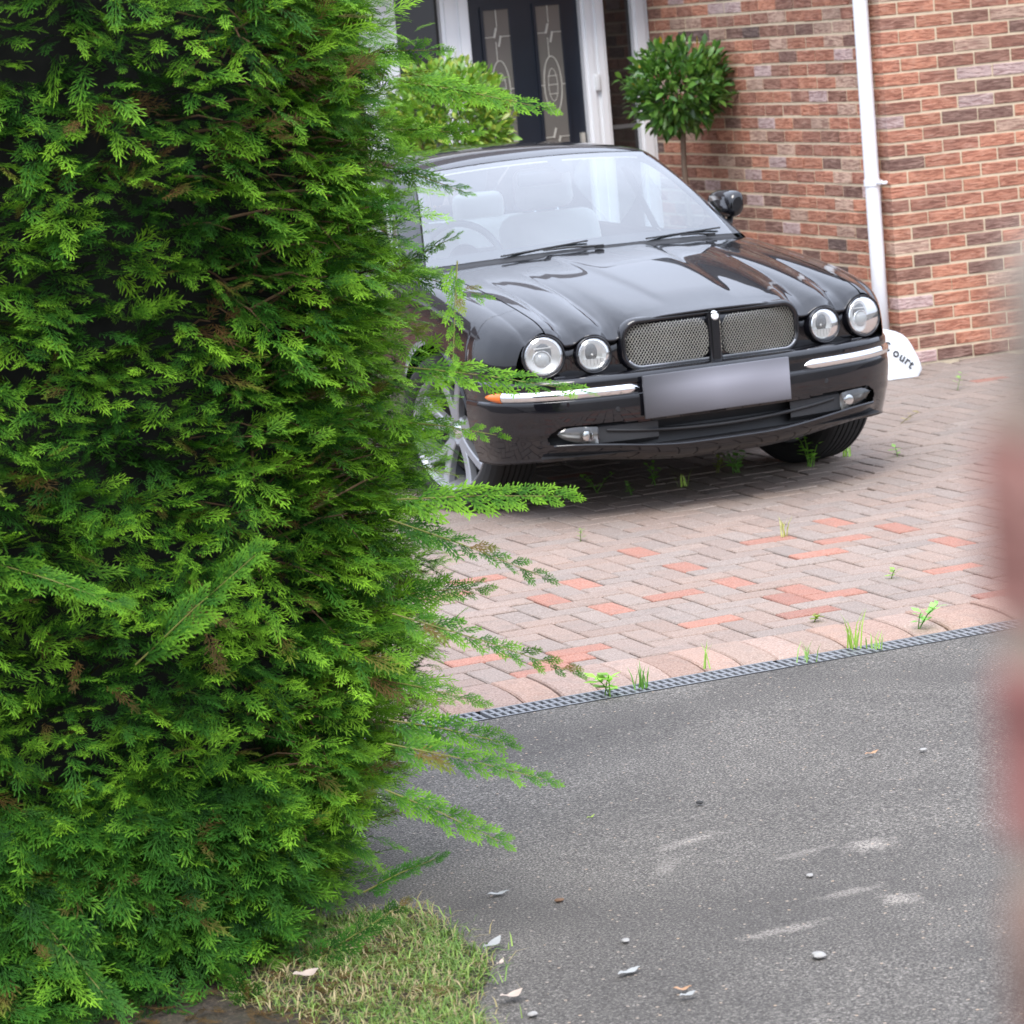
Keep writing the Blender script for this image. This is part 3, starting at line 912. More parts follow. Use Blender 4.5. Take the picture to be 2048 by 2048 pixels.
cw = np.array([[(P_ := ws_base(u)) + (0, .012, .004), P_ + (0, -.02, -.012), (P_[0], P_[1] - .055 - .0, P_[2] - .022), (P_[0], P_[1] - .03, P_[2] - .06)] for u in uu])
MB().grid(cw, flip=True).build('cowl', m_plastic, car, smooth=True)

# --- roof, pillars and side glass
inn = np.array([(.745, 1.398, .995), (.71, 1.51, 1.083), (.655, 1.67, 1.203), (.60, 1.835, 1.317), (.568, 1.937, 1.380), (.556, 2.05, 1.398), (.552, 2.4, 1.412), (.552, 2.9, 1.405), (.535, 3.35, 1.375), (.575, 3.75, 1.235), (.625, 4.16, 1.075)])
out = np.array([(.822, 1.43, .968), (.792, 1.58, 1.055), (.742, 1.755, 1.17), (.688, 1.945, 1.285), (.662, 2.08, 1.335), (.655, 2.20, 1.352), (.652, 2.5, 1.362), (.655, 2.9, 1.352), (.66, 3.30, 1.315), (.70, 3.72, 1.19), (.775, 4.16, 1.03)])
tt = np.linspace(0, len(inn) - 1, 80); kk = np.arange(len(inn))
I = np.stack([catmull(kk, inn[:, a], tt) for a in range(3)], -1); O = np.stack([catmull(kk, out[:, a], tt) for a in range(3)], -1)
for s in (-1, 1):
    S = np.array([s, 1, 1.0]); rows = []
    for f_ in np.linspace(0, 1, 10):
        b = I * (1 - f_) + O * f_; bul = math.sin(f_ * PI) * .014
        rows.append((b + np.array([.6, -.1, .8]) * bul) * S)
    rows.append((O + (-.02, .01, -.02)) * S)
    MB().grid(np.array(rows), flip=(s > 0)).build('pillar', m_paint, car, smooth=True)
    # side glass below the rail
    yv = np.linspace(1.60, 4.0, 30)
    top = np.stack([np.interp(yv, O[:, 1], O[:, 0]), yv, np.interp(yv, O[:, 1], O[:, 2])], -1)
    bot = np.stack([body_x(yv, belt(yv)) - .012, yv, belt(yv)], -1)
    g = np.array([(bot * (1 - f_) + top * f_ + np.array([.012 * math.sin(f_ * PI), 0, 0])) * S for f_ in np.linspace(0, 1, 8)])
    MB().grid(g, flip=(s < 0)).build('side_window', m_glass, car, smooth=True)
    for y0 in (2.40, 3.30):
        bp_ = MB()
        a = [np.array((np.interp(y0 + q, O[:, 1], O[:, 0]), y0 + q, np.interp(y0 + q, O[:, 1], O[:, 2]))) for q in (0, .09)]
        b = [np.array((float(body_x(np.array(y0 + q), belt(np.array(y0 + q)))) - .008, y0 + q, float(belt(np.array(y0 + q))))) for q in (0, .09)]
        bp_.grid(np.array([a, b]) * S + np.array([s * .006, 0, 0]), flip=(s > 0))
        bp_.build('door_pillar', m_dark_in, car)
xr = np.linspace(-1, 1, 33); yr = np.linspace(0, 1, 40)
sel = (I[:, 1] >= 1.93) & (I[:, 1] <= 3.352)
Ir = I[sel]; tq = np.linspace(0, 1, len(Ir))
R = np.zeros((33, 40, 3))
for j, v in enumerate(yr):
    b = np.array([np.interp(v, tq, Ir[:, a]) for a in range(3)])
    bow = .075 * (1 - v) - .03 * v                         # the front edge follows the screen
    R[:, j, 0] = b[0] * xr; R[:, j, 1] = b[1] - bow * (1 - xr ** 2); R[:, j, 2] = b[2] + (.028 + .022 * math.sin(v * PI)) * (1 - np.abs(xr) ** 2.2)
MB().grid(R).build('roof', m_paint, car, smooth=True)
R2 = R.copy(); R2[:, :, 2] -= .03; R2[:, :, 0] *= .97; R2[:, 0, 1] += .01
MB().grid(R2, flip=True).build('roof_lining', m_lining, car, smooth=True)
rb = np.stack([.62 * xr, 4.16 + .10 * (1 - xr ** 2), 1.078 + .02 * (1 - xr ** 2)], -1); rt = R[:, -1]
MB().grid(np.array([rt * (1 - f_) + rb * f_ + np.array((0, .02, .02)) * math.sin(f_ * PI) for f_ in np.linspace(0, 1, 8)]).transpose(1, 0, 2)).build('rear_window', m_glass, car, smooth=True)
# boot lid and tail
yb = np.linspace(0, 1, 24); xb = np.linspace(-1, 1, 33); T = np.zeros((33, 24, 3))
for j, v in enumerate(yb):
    y = 4.17 + .92 * v; half = float(body_x(np.array(min(y, 5.05)), np.array(.97)))
    T[:, j, 0] = half * xb; T[:, j, 1] = y + .10 * (1 - xb ** 2) * (1 - v); T[:, j, 2] = 1.035 + .055 * (1 - xb ** 2) - .02 * v - .10 * v ** 6
MB().grid(T).build('boot_lid', m_paint, car, smooth=True)
tl = MB()
zt = np.linspace(.24, .99, 14)
tl.grid(np.array([[(x * .80, 5.09 + .05 * math.sin((z - .2) * 3.6) * (1 - .4 * x * x) - .04 * x * x, z) for z in zt] for x in np.linspace(-1, 1, 21)]))
tl.build('tail', m_paint, car, smooth=True)
for s in (-1, 1): rbox('tail_lamp', (s * .66, 5.10, .80), (.22, .06, .20), .03, NT('red_lens').set(col=(.35, .01, .01), rough=.15).m, car)

# --- nose panel behind the lamps
xn = np.linspace(-.84, .84, 101); Np = []
for x in xn:
    ax = abs(x); zt_ = float(ze_of(min(ax, .80))) - .012
    if ax > .80: zt_ = .69
    yb_ = float(ye_of(min(ax, .80))) + .022 + (.09 * max(0, ax - .76) / .08)
    Np.append([(x, yb_ + .012 * (1 - f_) + .03 * (f_ > .99), .555 + (zt_ - .555) * f_) for f_ in (0, .1, .25, .5, .75, .95, 1.0)])
nose = MB().grid(np.array(Np)).build('nose_panel', m_paint, car, smooth=True)

# --- front bumper
def bplan(s):
    """s = signed path length from the middle; returns x, y, outward normal"""
    q = np.abs(s)
    xs = np.array([0, .15, .30, .45, .60, .70, .78, .84, .885, .912, .925, .931]); ys = np.array([0, .003, .012, .030, .063, .100, .148, .202, .27, .34, .42, .523])
    L = np.r_[0, np.cumsum(np.hypot(np.diff(xs), np.diff(ys)))]
    x = catmull(L, xs, q); y = catmull(L, ys, q)
    return x * np.sign(s + 1e-12), y, L[-1]
LB = bplan(np.array(0.0))[2]
def bnorm(s):
    e = .004
    x0, y0, _ = bplan(s - e); x1, y1, _ = bplan(s + e)
    tx, ty = x1 - x0, y1 - y0; l = np.hypot(tx, ty)
    return ty / l, -tx / l
prof_z = [.600, .606, .603, .594, .580, .565, .555, .520, .512, .47, .43, .40, .37, .34, .305, .296, .286, .268, .248, .232, .222, .23]
prof_o = [-.120, -.060, -.022, -.006, .000, .000, -.004, -.004, .002, .004, .001, -.004, -.009, -.014, -.012, .000, .001, -.006, -.022, -.045, -.07, -.2]
pz = np.array(prof_z); po = np.array(prof_o)
kz = np.linspace(0, len(pz) - 1, 110)
PZ = catmull(np.arange(len(pz)), pz, kz); PO = catmull(np.arange(len(po)), po, kz)
def lip_rise(s): return .044 * sstep(.15, .72, np.abs(s)) * (1 - .3 * sstep(.80, 1.1, np.abs(s)))
def bump_pt(s, z, o):
    x, y, _ = bplan(s); nx_, ny_ = bnorm(s)
    return np.stack([x + nx_ * o, y + ny_ * o, z + 0 * x], -1)
def intake_hole(s, z):
    """inside the lower opening"""
    a = np.abs(s); lo = .298 + lip_rise(s) * .9; hi = np.where(a < .36, .402, .402 + .01 * sstep(.36, .5, a))
    end = .765 - .06 * ((z - .36) / .05) ** 2
    return (a < end) & (z > lo) & (z < hi)
sv = np.linspace(-LB, LB, 321)
G = np.zeros((len(sv), len(PZ), 3))
for j in range(len(PZ)):
    z0 = PZ[j]; lift = lip_rise(sv) * sstep(.40, .31, z0) * sstep(.14, .225, z0)
    b_ = sstep(.66, .80, np.abs(sv)) * (1.0 if .223 < z0 < .41 else 0.0)
    so_ = -.002 - .03 * np.clip((.42 - z0) / .18, 0, 1) ** 2
    G[:, j] = bump_pt(sv, z0 + lift, PO[j] * (1 - b_) + so_ * b_)
F = grid_faces(len(sv), len(PZ))
cen = G.reshape(-1, 3)[F].mean(1); scen = np.repeat(sv, len(PZ))[F].mean(1)
F = F[~intake_hole(scen, cen[:, 2])]
bumper = mk('front_bumper', G.reshape(-1, 3), F, m_paint, car, smooth=True)
# recessed black intake with a blade across
si = np.linspace(-.80, .80, 81); it = MB()
it.grid(np.array([bump_pt(si, z, np.full_like(si, o)) for z, o in ((.285, -.005), (.300, -.06), (.36, -.075), (.415, -.06), (.418, -.012))]).transpose(1, 0, 2))
intake = it.build('intake', m_plastic, bumper)
bl = MB()
sb_ = np.linspace(-.52, .52, 61)
bl.grid(np.array([bump_pt(sb_, z + .045 * (np.abs(sb_) / .6) ** 2, np.full_like(sb_, o)) for z, o in ((.338, -.05), (.340, -.016), (.352, -.014), (.354, -.05))]).transpose(1, 0, 2))
bl.build('intake_blade', m_plastic, bumper, smooth=True)
for s in (-1, 1):                                        # closed shutters beside the fog lamps
    q = np.linspace(s * .30, s * .555, 12)
    MB().grid(np.array([bump_pt(q, np.full_like(q, z), np.full_like(q, o)) for z, o in ((.315, -.04), (.33, -.022), (.395, -.022), (.41, -.04))]).transpose(1, 0, 2), flip=s < 0).build('intake_shutter', m_dark_in, bumper)
# lower lip bead
sl = np.linspace(-.74, .74, 121)
MB().tube(bump_pt(sl, .290 + lip_rise(sl), np.full_like(sl, .001)), .007, 8).build('lip_bead', m_paint, bumper, smooth=True)
# chrome strips with amber ends
def strip_patch(s0, s1, zlo, zhi, taper0, taper1, off, n=50):
    q = np.linspace(0, 1, n); sp = s0 + (s1 - s0) * q
    hw = (zhi - zlo) / 2 * np.minimum(1, np.minimum(np.sqrt(np.clip(q / taper0, 0, 1)) if taper0 else 1, np.sqrt(np.clip((1 - q) / taper1, 0, 1)) if taper1 else 1))
    rows = []
    for a in np.linspace(-1, 1, 9):
        rows.append(bump_pt(sp, (zlo + zhi) / 2 + hw * a, off + .0125 * (1 - abs(a) ** 2.2) * np.maximum(hw / ((zhi - zlo) / 2), .05)))
    return np.array(rows).transpose(1, 0, 2)
for s in (-1, 1):
    a, b = (.372, .952)
    sl_ = MB().grid(strip_patch(s * a, s * b, .516, .559, .07, 0, -.004), flip=(s < 0)).build('chrome_strip', m_chrome, bumper, smooth=True)
    MB().grid(strip_patch(s * (b + .0015), s * (b + .105), .516, .559, 0, .9, -.003), flip=(s < 0)).build('amber_marker', m_amber, sl_, smooth=True)
    # fog lamp: teardrop reflector, clear cover
    fl = MB(); q = np.linspace(0, 1, 24); sp = s * (.557 + .170 * q)
    hw = .036 * (1 - q ** 2.6) ** .62; zc_ = .362 + .020 * q
    fl.grid(np.array([bump_pt(sp, zc_ + hw * a2, -.012 - .020 * (1 - a2 * a2)) for a2 in np.linspace(-1, 1, 9)]).transpose(1, 0, 2), flip=(s < 0))
    fog = fl.build('fog_lamp', simple('fog_reflector', (.26, .26, .25), .3, metal=.6), bumper, smooth=True)
    MB().grid(np.array([bump_pt(sp, zc_ + hw * a2, -.010 + .006 * (1 - a2 * a2)) for a2 in np.linspace(-1, 1, 9)]).transpose(1, 0, 2), flip=(s < 0)).build('lens', m_foglens, fog, smooth=True)
    c = bump_pt(np.array([s * .60]), .364, np.array([-.014]))[0]
    MB().lathe([(.0, -.004), (.018, -.005), (.025, -.002), (.027, .004), (.028, .012)], 20, Matrix.Translation(c)).build('bulb_bowl', m_chrome, fog, smooth=True)
    # parking sensor
    c = bump_pt(np.array([s * .47]), .462, np.array([.003]))[0]
    MB().lathe([(0, -.002), (.010, -.002), (.012, .002)], 16, Matrix.Translation(c)).build('parking_sensor', m_plastic, bumper)
# number plate, its print blurred to soft grey
def mat_plate():
    t = NT('plate'); g = t.new('TexCoord').outputs['Generated']; n = t.noise(g, 1.7, 1, .4)
    xy = t.new('SeparateXYZ'); t.l.new(g, xy.inputs[0])
    e = t.math('MULTIPLY', t.rng(xy.outputs[0], -.05, .5, 0, 1), t.rng(xy.outputs[2], -.15, .6, 0, 1))
    e = t.math('MULTIPLY', e, t.rng(xy.outputs[2], 1.25, .7, 0, 1))
    t.set(col=t.mix(t.math('MULTIPLY', e, t.rng(n, .25, .75, .7, 1.1)), (.05, .05, .055), (.30, .30, .34)), rough=.4); return t.m
rbox('number_plate', (-.045, -.012, .500), (.655, .014, .176), .004, mat_plate(), bumper)
rbox('plate_plinth', (-.045, .004, .500), (.60, .02, .12), .004, m_plastic, bumper)

# --- grille
def rrect(hw, hh, r, n=9, sq=1.0):
    pts = []
    for cx, cz, a0 in ((hw - r, hh - r, 0), (-hw + r, hh - r, PI / 2), (-hw + r, -hh + r, PI), (hw - r, -hh + r, 3 * PI / 2)):
        for q in np.linspace(0, PI / 2, n): pts.append((cx + r * math.cos(a0 + q), cz + r * math.sin(a0 + q)))
    return np.array(pts)
GZC, GHW, GHH = .701, .392, .096
def gy(x): return .062 + .30 * np.asarray(x) ** 2         # the grille is bowed in plan
def taper(p, k=.10): return p * np.stack([1 + k * p[:, 1] / GHH * 0 - .06 * (p[:, 1] < 0) * 0, np.ones(len(p))], -1)
ring = MB(); rows = []
for (dw, dy) in ((.014, .030), (.013, .004), (.006, -.008), (-.002, -.009), (-.010, -.002), (-.014, .03)):
    o = rrect(GHW + dw, GHH + dw, .070 + dw * .6, 12)
    rows.append(np.stack([o[:, 0], gy(o[:, 0]) + dy, GZC + o[:, 1]], -1))
ring.grid(np.array(rows).transpose(1, 0, 2), cu=True)
grille = ring.build('grille', m_paint, car, smooth=True)
# centre bar
cb = MB(); cb.grid(np.array([[(x, .062 + dy, z) for x, dy in ((-.028, .03), (-.024, -.001), (-.012, -.007), (.012, -.007), (.024, -.001), (.028, .03))] for z in np.linspace(GZC - GHH, GZC + GHH, 6)]), flip=True)
cb.build('centre_bar', m_paint, grille, smooth=True)
ch_ = rrect(GHW - .008, GHH - .008, .062, 12)
bot = np.array([(x, float(gy(x)) - .006, GZC + z) for x, z in ch_ if z < -GHH * .55]); bot = bot[np.argsort(bot[:, 0])]
MB().tube(bot, .0042, 6).build('trim_bead', m_alloy, grille, smooth=True)
MB().grid(np.array([[(x, float(gy(x)) + .045, z) for z in (GZC - .085, GZC + .085)] for x in np.linspace(-.378, .378, 17)])).build('backing', m_black, grille)
def in_rr(x, z, hw, hh, r):
    dx = np.maximum(np.abs(x) - (hw - r), 0); dz = np.maximum(np.abs(z) - (hh - r), 0)
    return (dx * dx + dz * dz <= r * r) & (np.abs(x) <= hw) & (np.abs(z) <= hh)
for s in (-1, 1):
    wm = MB(); cx = s * .2045; hw, hh, r_ = .174, .084, .050
    sp = .0108
    for sg in (-1, 1):
        slope = 1.5 * sg
        ln_ = math.hypot(1, slope)
        for c0 in np.arange(-.60, .60, sp * ln_ / 1.0):
            t_ = np.linspace(-hw, hw, 120); zz2 = slope * t_ + c0
            ok = in_rr(t_, zz2, hw, hh, r_)
            if ok.sum() < 3: continue
            a, b = np.argmax(ok), len(ok) - 1 - np.argmax(ok[::-1])
            tt2 = np.linspace(t_[a], t_[b], 6); z2 = slope * tt2 + c0
            X_ = cx + tt2; Y_ = gy(X_) + .006 + sg * .0018
            d = np.array([-slope, 1]) / ln_ * .0015
            A = np.stack([X_ + d[0], Y_, GZC + z2 + d[1]], -1); B = np.stack([X_ - d[0], Y_, GZC + z2 - d[1]], -1)
            C = (A + B) / 2 + (0, -.0022, 0)
            wm.grid(np.array([A, C, B]), flip=False)
    wm.build('wire_mesh', m_steel, grille)
# enamel badge on the surround
bm_ = MB(); bm_.lathe([(0, -.006), (.013, -.005), (.017, -.001), (.017, .006)], 24, Matrix.Translation((0, .058, .787)) @ Matrix.Rotation(-.5, 4, 'X') @ Matrix.Diagonal((1, 1, 1.2, 1)))
bm_.build('badge', simple('badge_silver', (.82, .82, .80), .25, metal=.3), grille, smooth=True)

# --- headlamps
def dome(r, h, n=10): return [(r * math.sin(a), -h * math.cos(a)) for a in np.linspace(0, PI / 2, n)]
for s in (-1, 1):
    for (w_, y, z, r, outer) in ((.724, .150, .696, .0805, True), (.521, .112, .683, .068, False)):
        M = Matrix.Translation((s * w_, y, z)) @ Matrix.Rotation(s * (.20 if outer else .10), 4, 'Z') @ Matrix.Rotation(-.05, 4, 'X')
        bz = MB().lathe([(r + .009, .06), (r + .009, -.001), (r + .005, -.006), (r + .001, -.004), (r - .002, .01)], 56, M)
        lamp = bz.build('headlamp', m_paint, car, smooth=True)
        MB().lathe([(r - .001, .004), (r - .004, -.004), (r - .009, -.002), (r - .012, .012)], 56, M).build('chrome_ring', m_chrome, lamp, smooth=True)
        prof = [(r - .010, .006), (r - .016, .022), (r * .70, .045), (r * .45, .060), (r * .44, .062)] if outer else [(r - .010, .004), (r * .86, .012), (r * .62, .024), (r * .34, .032), (r * .12, .036), (0, .036)]
        MB().lathe(prof, 40 if outer else 18, M).build('reflector', m_reflect, lamp, smooth=outer)
        if outer:
            M2 = M @ Matrix.Translation((s * .004, .03, -.014))
            MB().lathe([(r * .50, .03), (r * .50, -.005), (r * .44, -.010), (r * .40, -.002)], 32, M2).build('projector_ring', m_chrome, lamp, smooth=True)
            MB().lathe([(r * a_, -.002 - .022 * math.sqrt(max(0, 1 - (a_ / .41) ** 2))) for a_ in np.linspace(.001, .41, 8)], 32, M2).build('projector_lens', NT('projector_glass').set(col=(.34, .36, .37), rough=.05, coat=1.0).m, lamp, smooth=True)
            MB().lathe([(r * .455, .026), (r * .95, .008)], 40, M).build('lamp_shroud', m_reflect, lamp, smooth=True)
            rbox('lamp_shelf', M @ Vector((0, .014, r * .42)), (r * 1.0, .012, .005), .002, m_reflect, lamp)
        else:
            MB().lathe(dome(.008, .010, 6), 12, M @ Matrix.Translation((0, .034, 0))).build('bulb', m_reflect, lamp, smooth=True)
            fc = MB()
            for k in range(6): fc.box((-.040 + k * .0145, .016, -r * .74), (-.028 + k * .0145, .030, -r * .25), M)
            fc.build('facets', m_reflect, lamp)
        MB().lathe(dome(r - .003, .020, 9), 56, M).build('lens', m_lens, lamp, smooth=True)
    # headlamp washer cap on the bumper ledge
    c = bump_pt(np.array([s * .70]), .606, np.array([-.045]))[0]
    rbox('washer_cap', c, (.05, .03, .008), .003, m_paint, bumper)

# --- wheels
def tyre_prof():
    R_, w_ = .343, .124
    pr = [(.246, w_ - .012), (.262, w_ - .002), (.285, w_ + .003), (.312, w_), (.331, w_ - .014), (.3395, w_ - .028)]
    for g in (.075, .045, .015, -.015, -.045, -.075):
        pr += [(R_, g + .011), (R_, g + .0045), (R_ - .008, g + .004), (R_ - .008, g - .004), (R_, g - .0045)]
    pr += [(.3395, -w_ + .028), (.331, -w_ + .014), (.312, -w_), (.285, -w_ - .003), (.262, -w_ + .002), (.246, -w_ + .012)]
    return pr
AX = Matrix.Rotation(-PI / 2, 4, 'Z')                    # lathe axis Y -> car X
def wheel(s, yc, steer):
    wo = bpy.data.objects.new('wheel', None); link(wo, car)
    wo.location = (s * .785, yc, .343); wo.rotation_euler = (0, 0, steer)
    wo.empty_display_size = .1
    # +h = outboard
    Mx = Matrix.Diagonal((s, 1, 1, 1)) @ AX
    MB().lathe(tyre_prof(), 72, Mx).build('tyre', m_rubber, wo, smooth=False)
    rim = MB()
    rim.lathe([(.252, .112), (.246, .118), (.240, .112), (.232, .096), (.226, .05), (.222, -.10), (.246, -.112)], 64, Mx)
    rim.lathe([(.030, .068), (.055, .074), (.066, .066), (.070, .04)], 32, Mx)
    for k in range(5):
        for sg in (-1, 1):
            a0 = 2 * PI * k / 5 + .3
            rr2 = np.linspace(.048, .238, 9); P_ = []
            for r_ in rr2:
                f_ = (r_ - .048) / .19
                an = a0 + sg * (.10 + .185 * f_ ** 1.2); hw = (.019 - .004 * f_ + .006 * f_ ** 3) / r_
                h = .076 + .022 * f_ - .02 * f_ * f_ + .018 * f_ ** 3
                P_.append([(r_ * math.cos(an + a_), h + dh, r_ * math.sin(an + a_)) for a_, dh in ((-hw, -.035), (-hw, -.004), (-hw * .7, 0), (hw * .7, 0), (hw, -.004), (hw, -.035))])
            V = np.array([[Mx @ Vector(p) for p in r_] for r_ in P_])
            rim.grid(V, flip=False)
    ro = rim.build('rim', m_alloy, wo, smooth=False)
    MB().lathe([(0, .072), (.028, .074), (.034, .070)], 24, Mx).build('hub_cap', m_chrome, ro, smooth=True)
    MB().lathe([(.06, .02), (.175, .02), (.178, .016), (.178, -.008), (.06, -.008)], 40, Mx).build('brake_disc', m_disc, wo)
    MB().lathe([(.0, -.03), (.225, -.03)], 40, Mx).build('back_plate', m_black, wo)
for s in (-1, 1):
    wheel(s, FA, math.radians(17)); wheel(s, RA, 0)

# --- door mirrors, folded back against the glass
for s in (-1, 1):
    m = MB(); th = np.linspace(0, 2 * PI, 25)[:-1]; rows = []
    for k, dy in ((.50, -.070), (.80, -.064), (.93, -.048), (1.0, -.01), (1.0, .06), (.95, .13), (.80, .175), (.5, .19)):
        rows.append([(s * (.868 + .046 * k * math.copysign(abs(math.cos(q)) ** .85, math.cos(q))), 1.66 + dy, 1.112 + .062 * k * math.copysign(abs(math.sin(q)) ** .8, math.sin(q)) + .010 * math.cos(q)) for q in th])
    m.grid(np.array(rows).transpose(1, 0, 2), cu=True, flip=(s > 0))
    m.add(np.array(rows[0]), [tuple(range(24))]); m.add(np.array(rows[-1]), [tuple(range(24))])
    mir = m.build('wing_mirror', m_paint, car, smooth=True)
    gl = MB(); gl.box((min(s * .826, s * .829), 1.66, 1.08), (max(s * .826, s * .829), 1.80, 1.15)); gl.build('mirror_glass', m_chrome, mir)
    MB().tube([(s * .80, 1.62, .985), (s * .84, 1.64, 1.01), (s * .868, 1.67, 1.06)], [.022, .018, .014], 10).build('mirror_arm', m_plastic, mir, smooth=True)

# --- wipers
def wiper(p0, p1, blade):
    m = MB()
    m.tube([p0, (np.array(p0) + p1) / 2 + (0, 0, .004), p1], [.006, .005, .004], 6)
    m.tube([np.array(blade[0]), np.array(blade[1])], .0042, 6)
    m.box(np.array(p0) - (.018, .012, .010), np.array(p0) + (.018, .012, .005))
    return m.build('wiper', m_plastic, car)
def on_ws(u, v, o=.012):
    i, j = int(round((u + 1) / 2 * 48)), int(round(v * 24)); return Pw[i, j] + nrm * o
wiper(on_ws(-.02, 0, .012) + np.array((0, -.03, -.006)), on_ws(-.33, .0), (on_ws(-.60, .0, .010), on_ws(-.06, .03, .010)))
wiper(on_ws(.80, 0, .012) + np.array((0, -.03, -.004)), on_ws(.60, .0), (on_ws(.34, .0, .012), on_ws(.92, .03, .012)))

# --- cabin
ds = MB()
u2 = np.linspace(-.96, .96, 33)
ds.grid(np.array([[ws_base(u) + (0, .02, -.025), ws_base(u) + (0, .25, -.02), ws_base(u) * (1, 0, 1) + (0, 1.78, -.03), ws_base(u) * (1, 0, 1) + (0, 1.84, -.30)] for u in u2]), flip=True)
ds.build('dashboard', m_dark_in, car, smooth=True)
for s in (-1, 1):
    rbox('seat', (s * .37, 2.62, .80), (.50, .20, .62), .08, m_leather, car, rot=(-.28, 0, 0), seg=4)
    rbox('headrest', (s * .37, 2.72, 1.215), (.29, .12, .20), .05, m_leather, car, rot=(-.15, 0, 0), seg=4)
    hp = MB()
    for q in (-.06, .06): hp.tube([(s * .37 + q, 2.70, 1.07), (s * .37 + q, 2.71, 1.14)], .007, 6)
    hp.build('headrest_post', m_chrome, car)
    rbox('rear_headrest', (s * .36, 3.60, 1.10), (.27, .11, .15), .045, m_leather, car, seg=3)
rbox('rear_seat', (0, 3.55, .76), (1.30, .22, .58), .08, m_leather, car, rot=(-.25, 0, 0), seg=4)
rbox('parcel_shelf', (0, 3.90, 1.02), (1.2, .5, .03), .01, m_dark_in, car)
st = MB(); th = np.linspace(0, 2 * PI, 33)
Ms = Matrix.Translation((-.37, 1.92, .965)) @ Matrix.Rotation(-.42, 4, 'X')
st.tube([Ms @ Vector((.19 * math.cos(q), 0, .19 * math.sin(q))) for q in th], .017, 8, cap=False)
for a in (0, PI, -PI / 2): st.tube([Ms @ Vector((.05 * math.cos(a), -.02, .05 * math.sin(a))), Ms @ Vector((.185 * math.cos(a), 0, .185 * math.sin(a)))], .018, 6)
st.lathe([(0, .03), (.06, .025), (.075, -.01), (.07, -.05)], 20, Ms)
st.build('steering_wheel', m_dark_in, car, smooth=True)
rbox('interior_mirror', (.0, 1.83, 1.315), (.22, .03, .065), .014, m_dark_in, car, rot=(.1, 0, 0))
# ================================================================== conifer hedge
def mat_leaf(name, trans=.35, rough=.5, spec=.35, attr='Col', var=.25):
    t = NT(name); a = t.new('Attribute', attribute_name=attr); p = t.pos()
    n = t.noise(p, 40, 3, .6)
    c = t.mix(n, t.mix(1.0, a.outputs['Color'], (1 - var,) * 3, 'MULTIPLY'), t.mix(1.0, a.outputs['Color'], (1 + var,) * 3, 'MULTIPLY'))
    t.set(col=c, rough=rough, spec=spec)
    tl = t.new('BsdfTranslucent'); t.l.new(t.mix(1.0, c, (1.15, 1.25, .6), 'MULTIPLY'), tl.inputs['Color'])
    mx = t.new('MixShader'); mx.inputs[0].default_value = trans
    t.l.new(t.b.outputs[0], mx.inputs[1]); t.l.new(tl.outputs[0], mx.inputs[2]); t.l.new(mx.outputs[0], t.out.inputs['Surface'])
    return t.m
m_conifer = mat_leaf('conifer_leaf', .16, .6, .12)
m_twig = simple('brown_twig', (.15, .085, .042), .85, var=.35, vscale=30)

def spray_proto(rng, ws=1.12):
    """flat frond, stem along +X, unit length; quads (n,4,3) and tip factor (n,4)"""
    Q, T = [], []
    def blade(p, d, l, w, t0, t1):
        w = w * ws
        d = d / np.linalg.norm(d); n = np.array([-d[1], d[0], 0])
        z0 = rng.normal(0, .008); z1 = rng.normal(0, .02)
        Q.append([p + (0, 0, z0 * 0), p + d * l * .58 + n * w + (0, 0, z0), p + d * l + (0, 0, z1), p + d * l * .58 - n * w + (0, 0, z0)])
        T.append([t0, (t0 + t1) / 2, t1, (t0 + t1) / 2])
    n = 12
    for i in range(n):
        t = (i + .4 + rng.uniform(-.2, .2)) / n
        s = 1 if i % 2 else -1
        l = .40 * (1 - t) ** .6 * min(1, .4 + t * 3.2) * rng.uniform(.75, 1.25) + .06
        an = s * math.radians(rng.uniform(20, 36)); d = np.array([math.cos(an), math.sin(an), 0]); p0 = np.array([t, 0, rng.normal(0, .015)])
        blade(p0, d, l, .0115, .25 + .4 * t, .5 + .45 * t)
        m = max(1, int(l / .085))
        for k in range(m):
            u = (k + .5) / (m + .4); ss = 1 if k % 2 else -1
            a2 = an + ss * math.radians(rng.uniform(17, 32)); d2 = np.array([math.cos(a2), math.sin(a2), 0])
            blade(p0 + d * l * u, d2, (.15 + .25 * l * (1 - u)) * rng.uniform(.75, 1.3), .0130, .4 + .4 * t, .6 + .4 * max(t, u))
    blade(np.array([0., 0, 0]), np.array([1., 0, 0]), 1.0, .009, 0, 1)
    blade(np.array([.85, 0, 0]), np.array([1., .1, 0]), .2, .014, .7, 1)
    return np.array(Q), np.array(T)
hr = np.random.default_rng(11)
protos = [spray_proto(hr) for _ in range(9)] + [spray_proto(hr, 2.0) for _ in range(4)]     # the last four are the stouter fronds of free shoots
HCX, HCY = -6.205, -7.66
def hedge_R(z): return catmull([0, .15, .35, .7, 1.0, 1.3, 1.7, 2.1, 2.7], [.36, .46, .55, .612, .600, .602, .655, .675, .60], z)
def hedge_pt(s, z, off=0.0):
    """s<0: along the front, s>=0: angle round the end"""
    k_ = float(sstep(.25, -.35, s)); R0 = hedge_R(z) * (1 - k_) + max(hedge_R(z), .64 - .04 * z) * k_
    R_ = R0 + .05 * math.sin(s * 5.1 + z * 3.3) + .035 * math.sin(s * 9.7 - z * 6.1 + 1) + off
    if s < 0: return np.array([HCX + s, HCY - R_, z]), np.array([0, -1.0, 0])
    a = s / .66 - PI / 2
    n = np.array([math.cos(a), math.sin(a), 0]); return np.array([HCX, HCY, 0]) + n * R_ + np.array([0, 0, z]), n
place = [[] for _ in protos]                             # pos, X, Y, Z axes, length, droop, tone
stems = MB(); shoots = MB()
def unit(v): return v / (np.linalg.norm(v) + 1e-9)
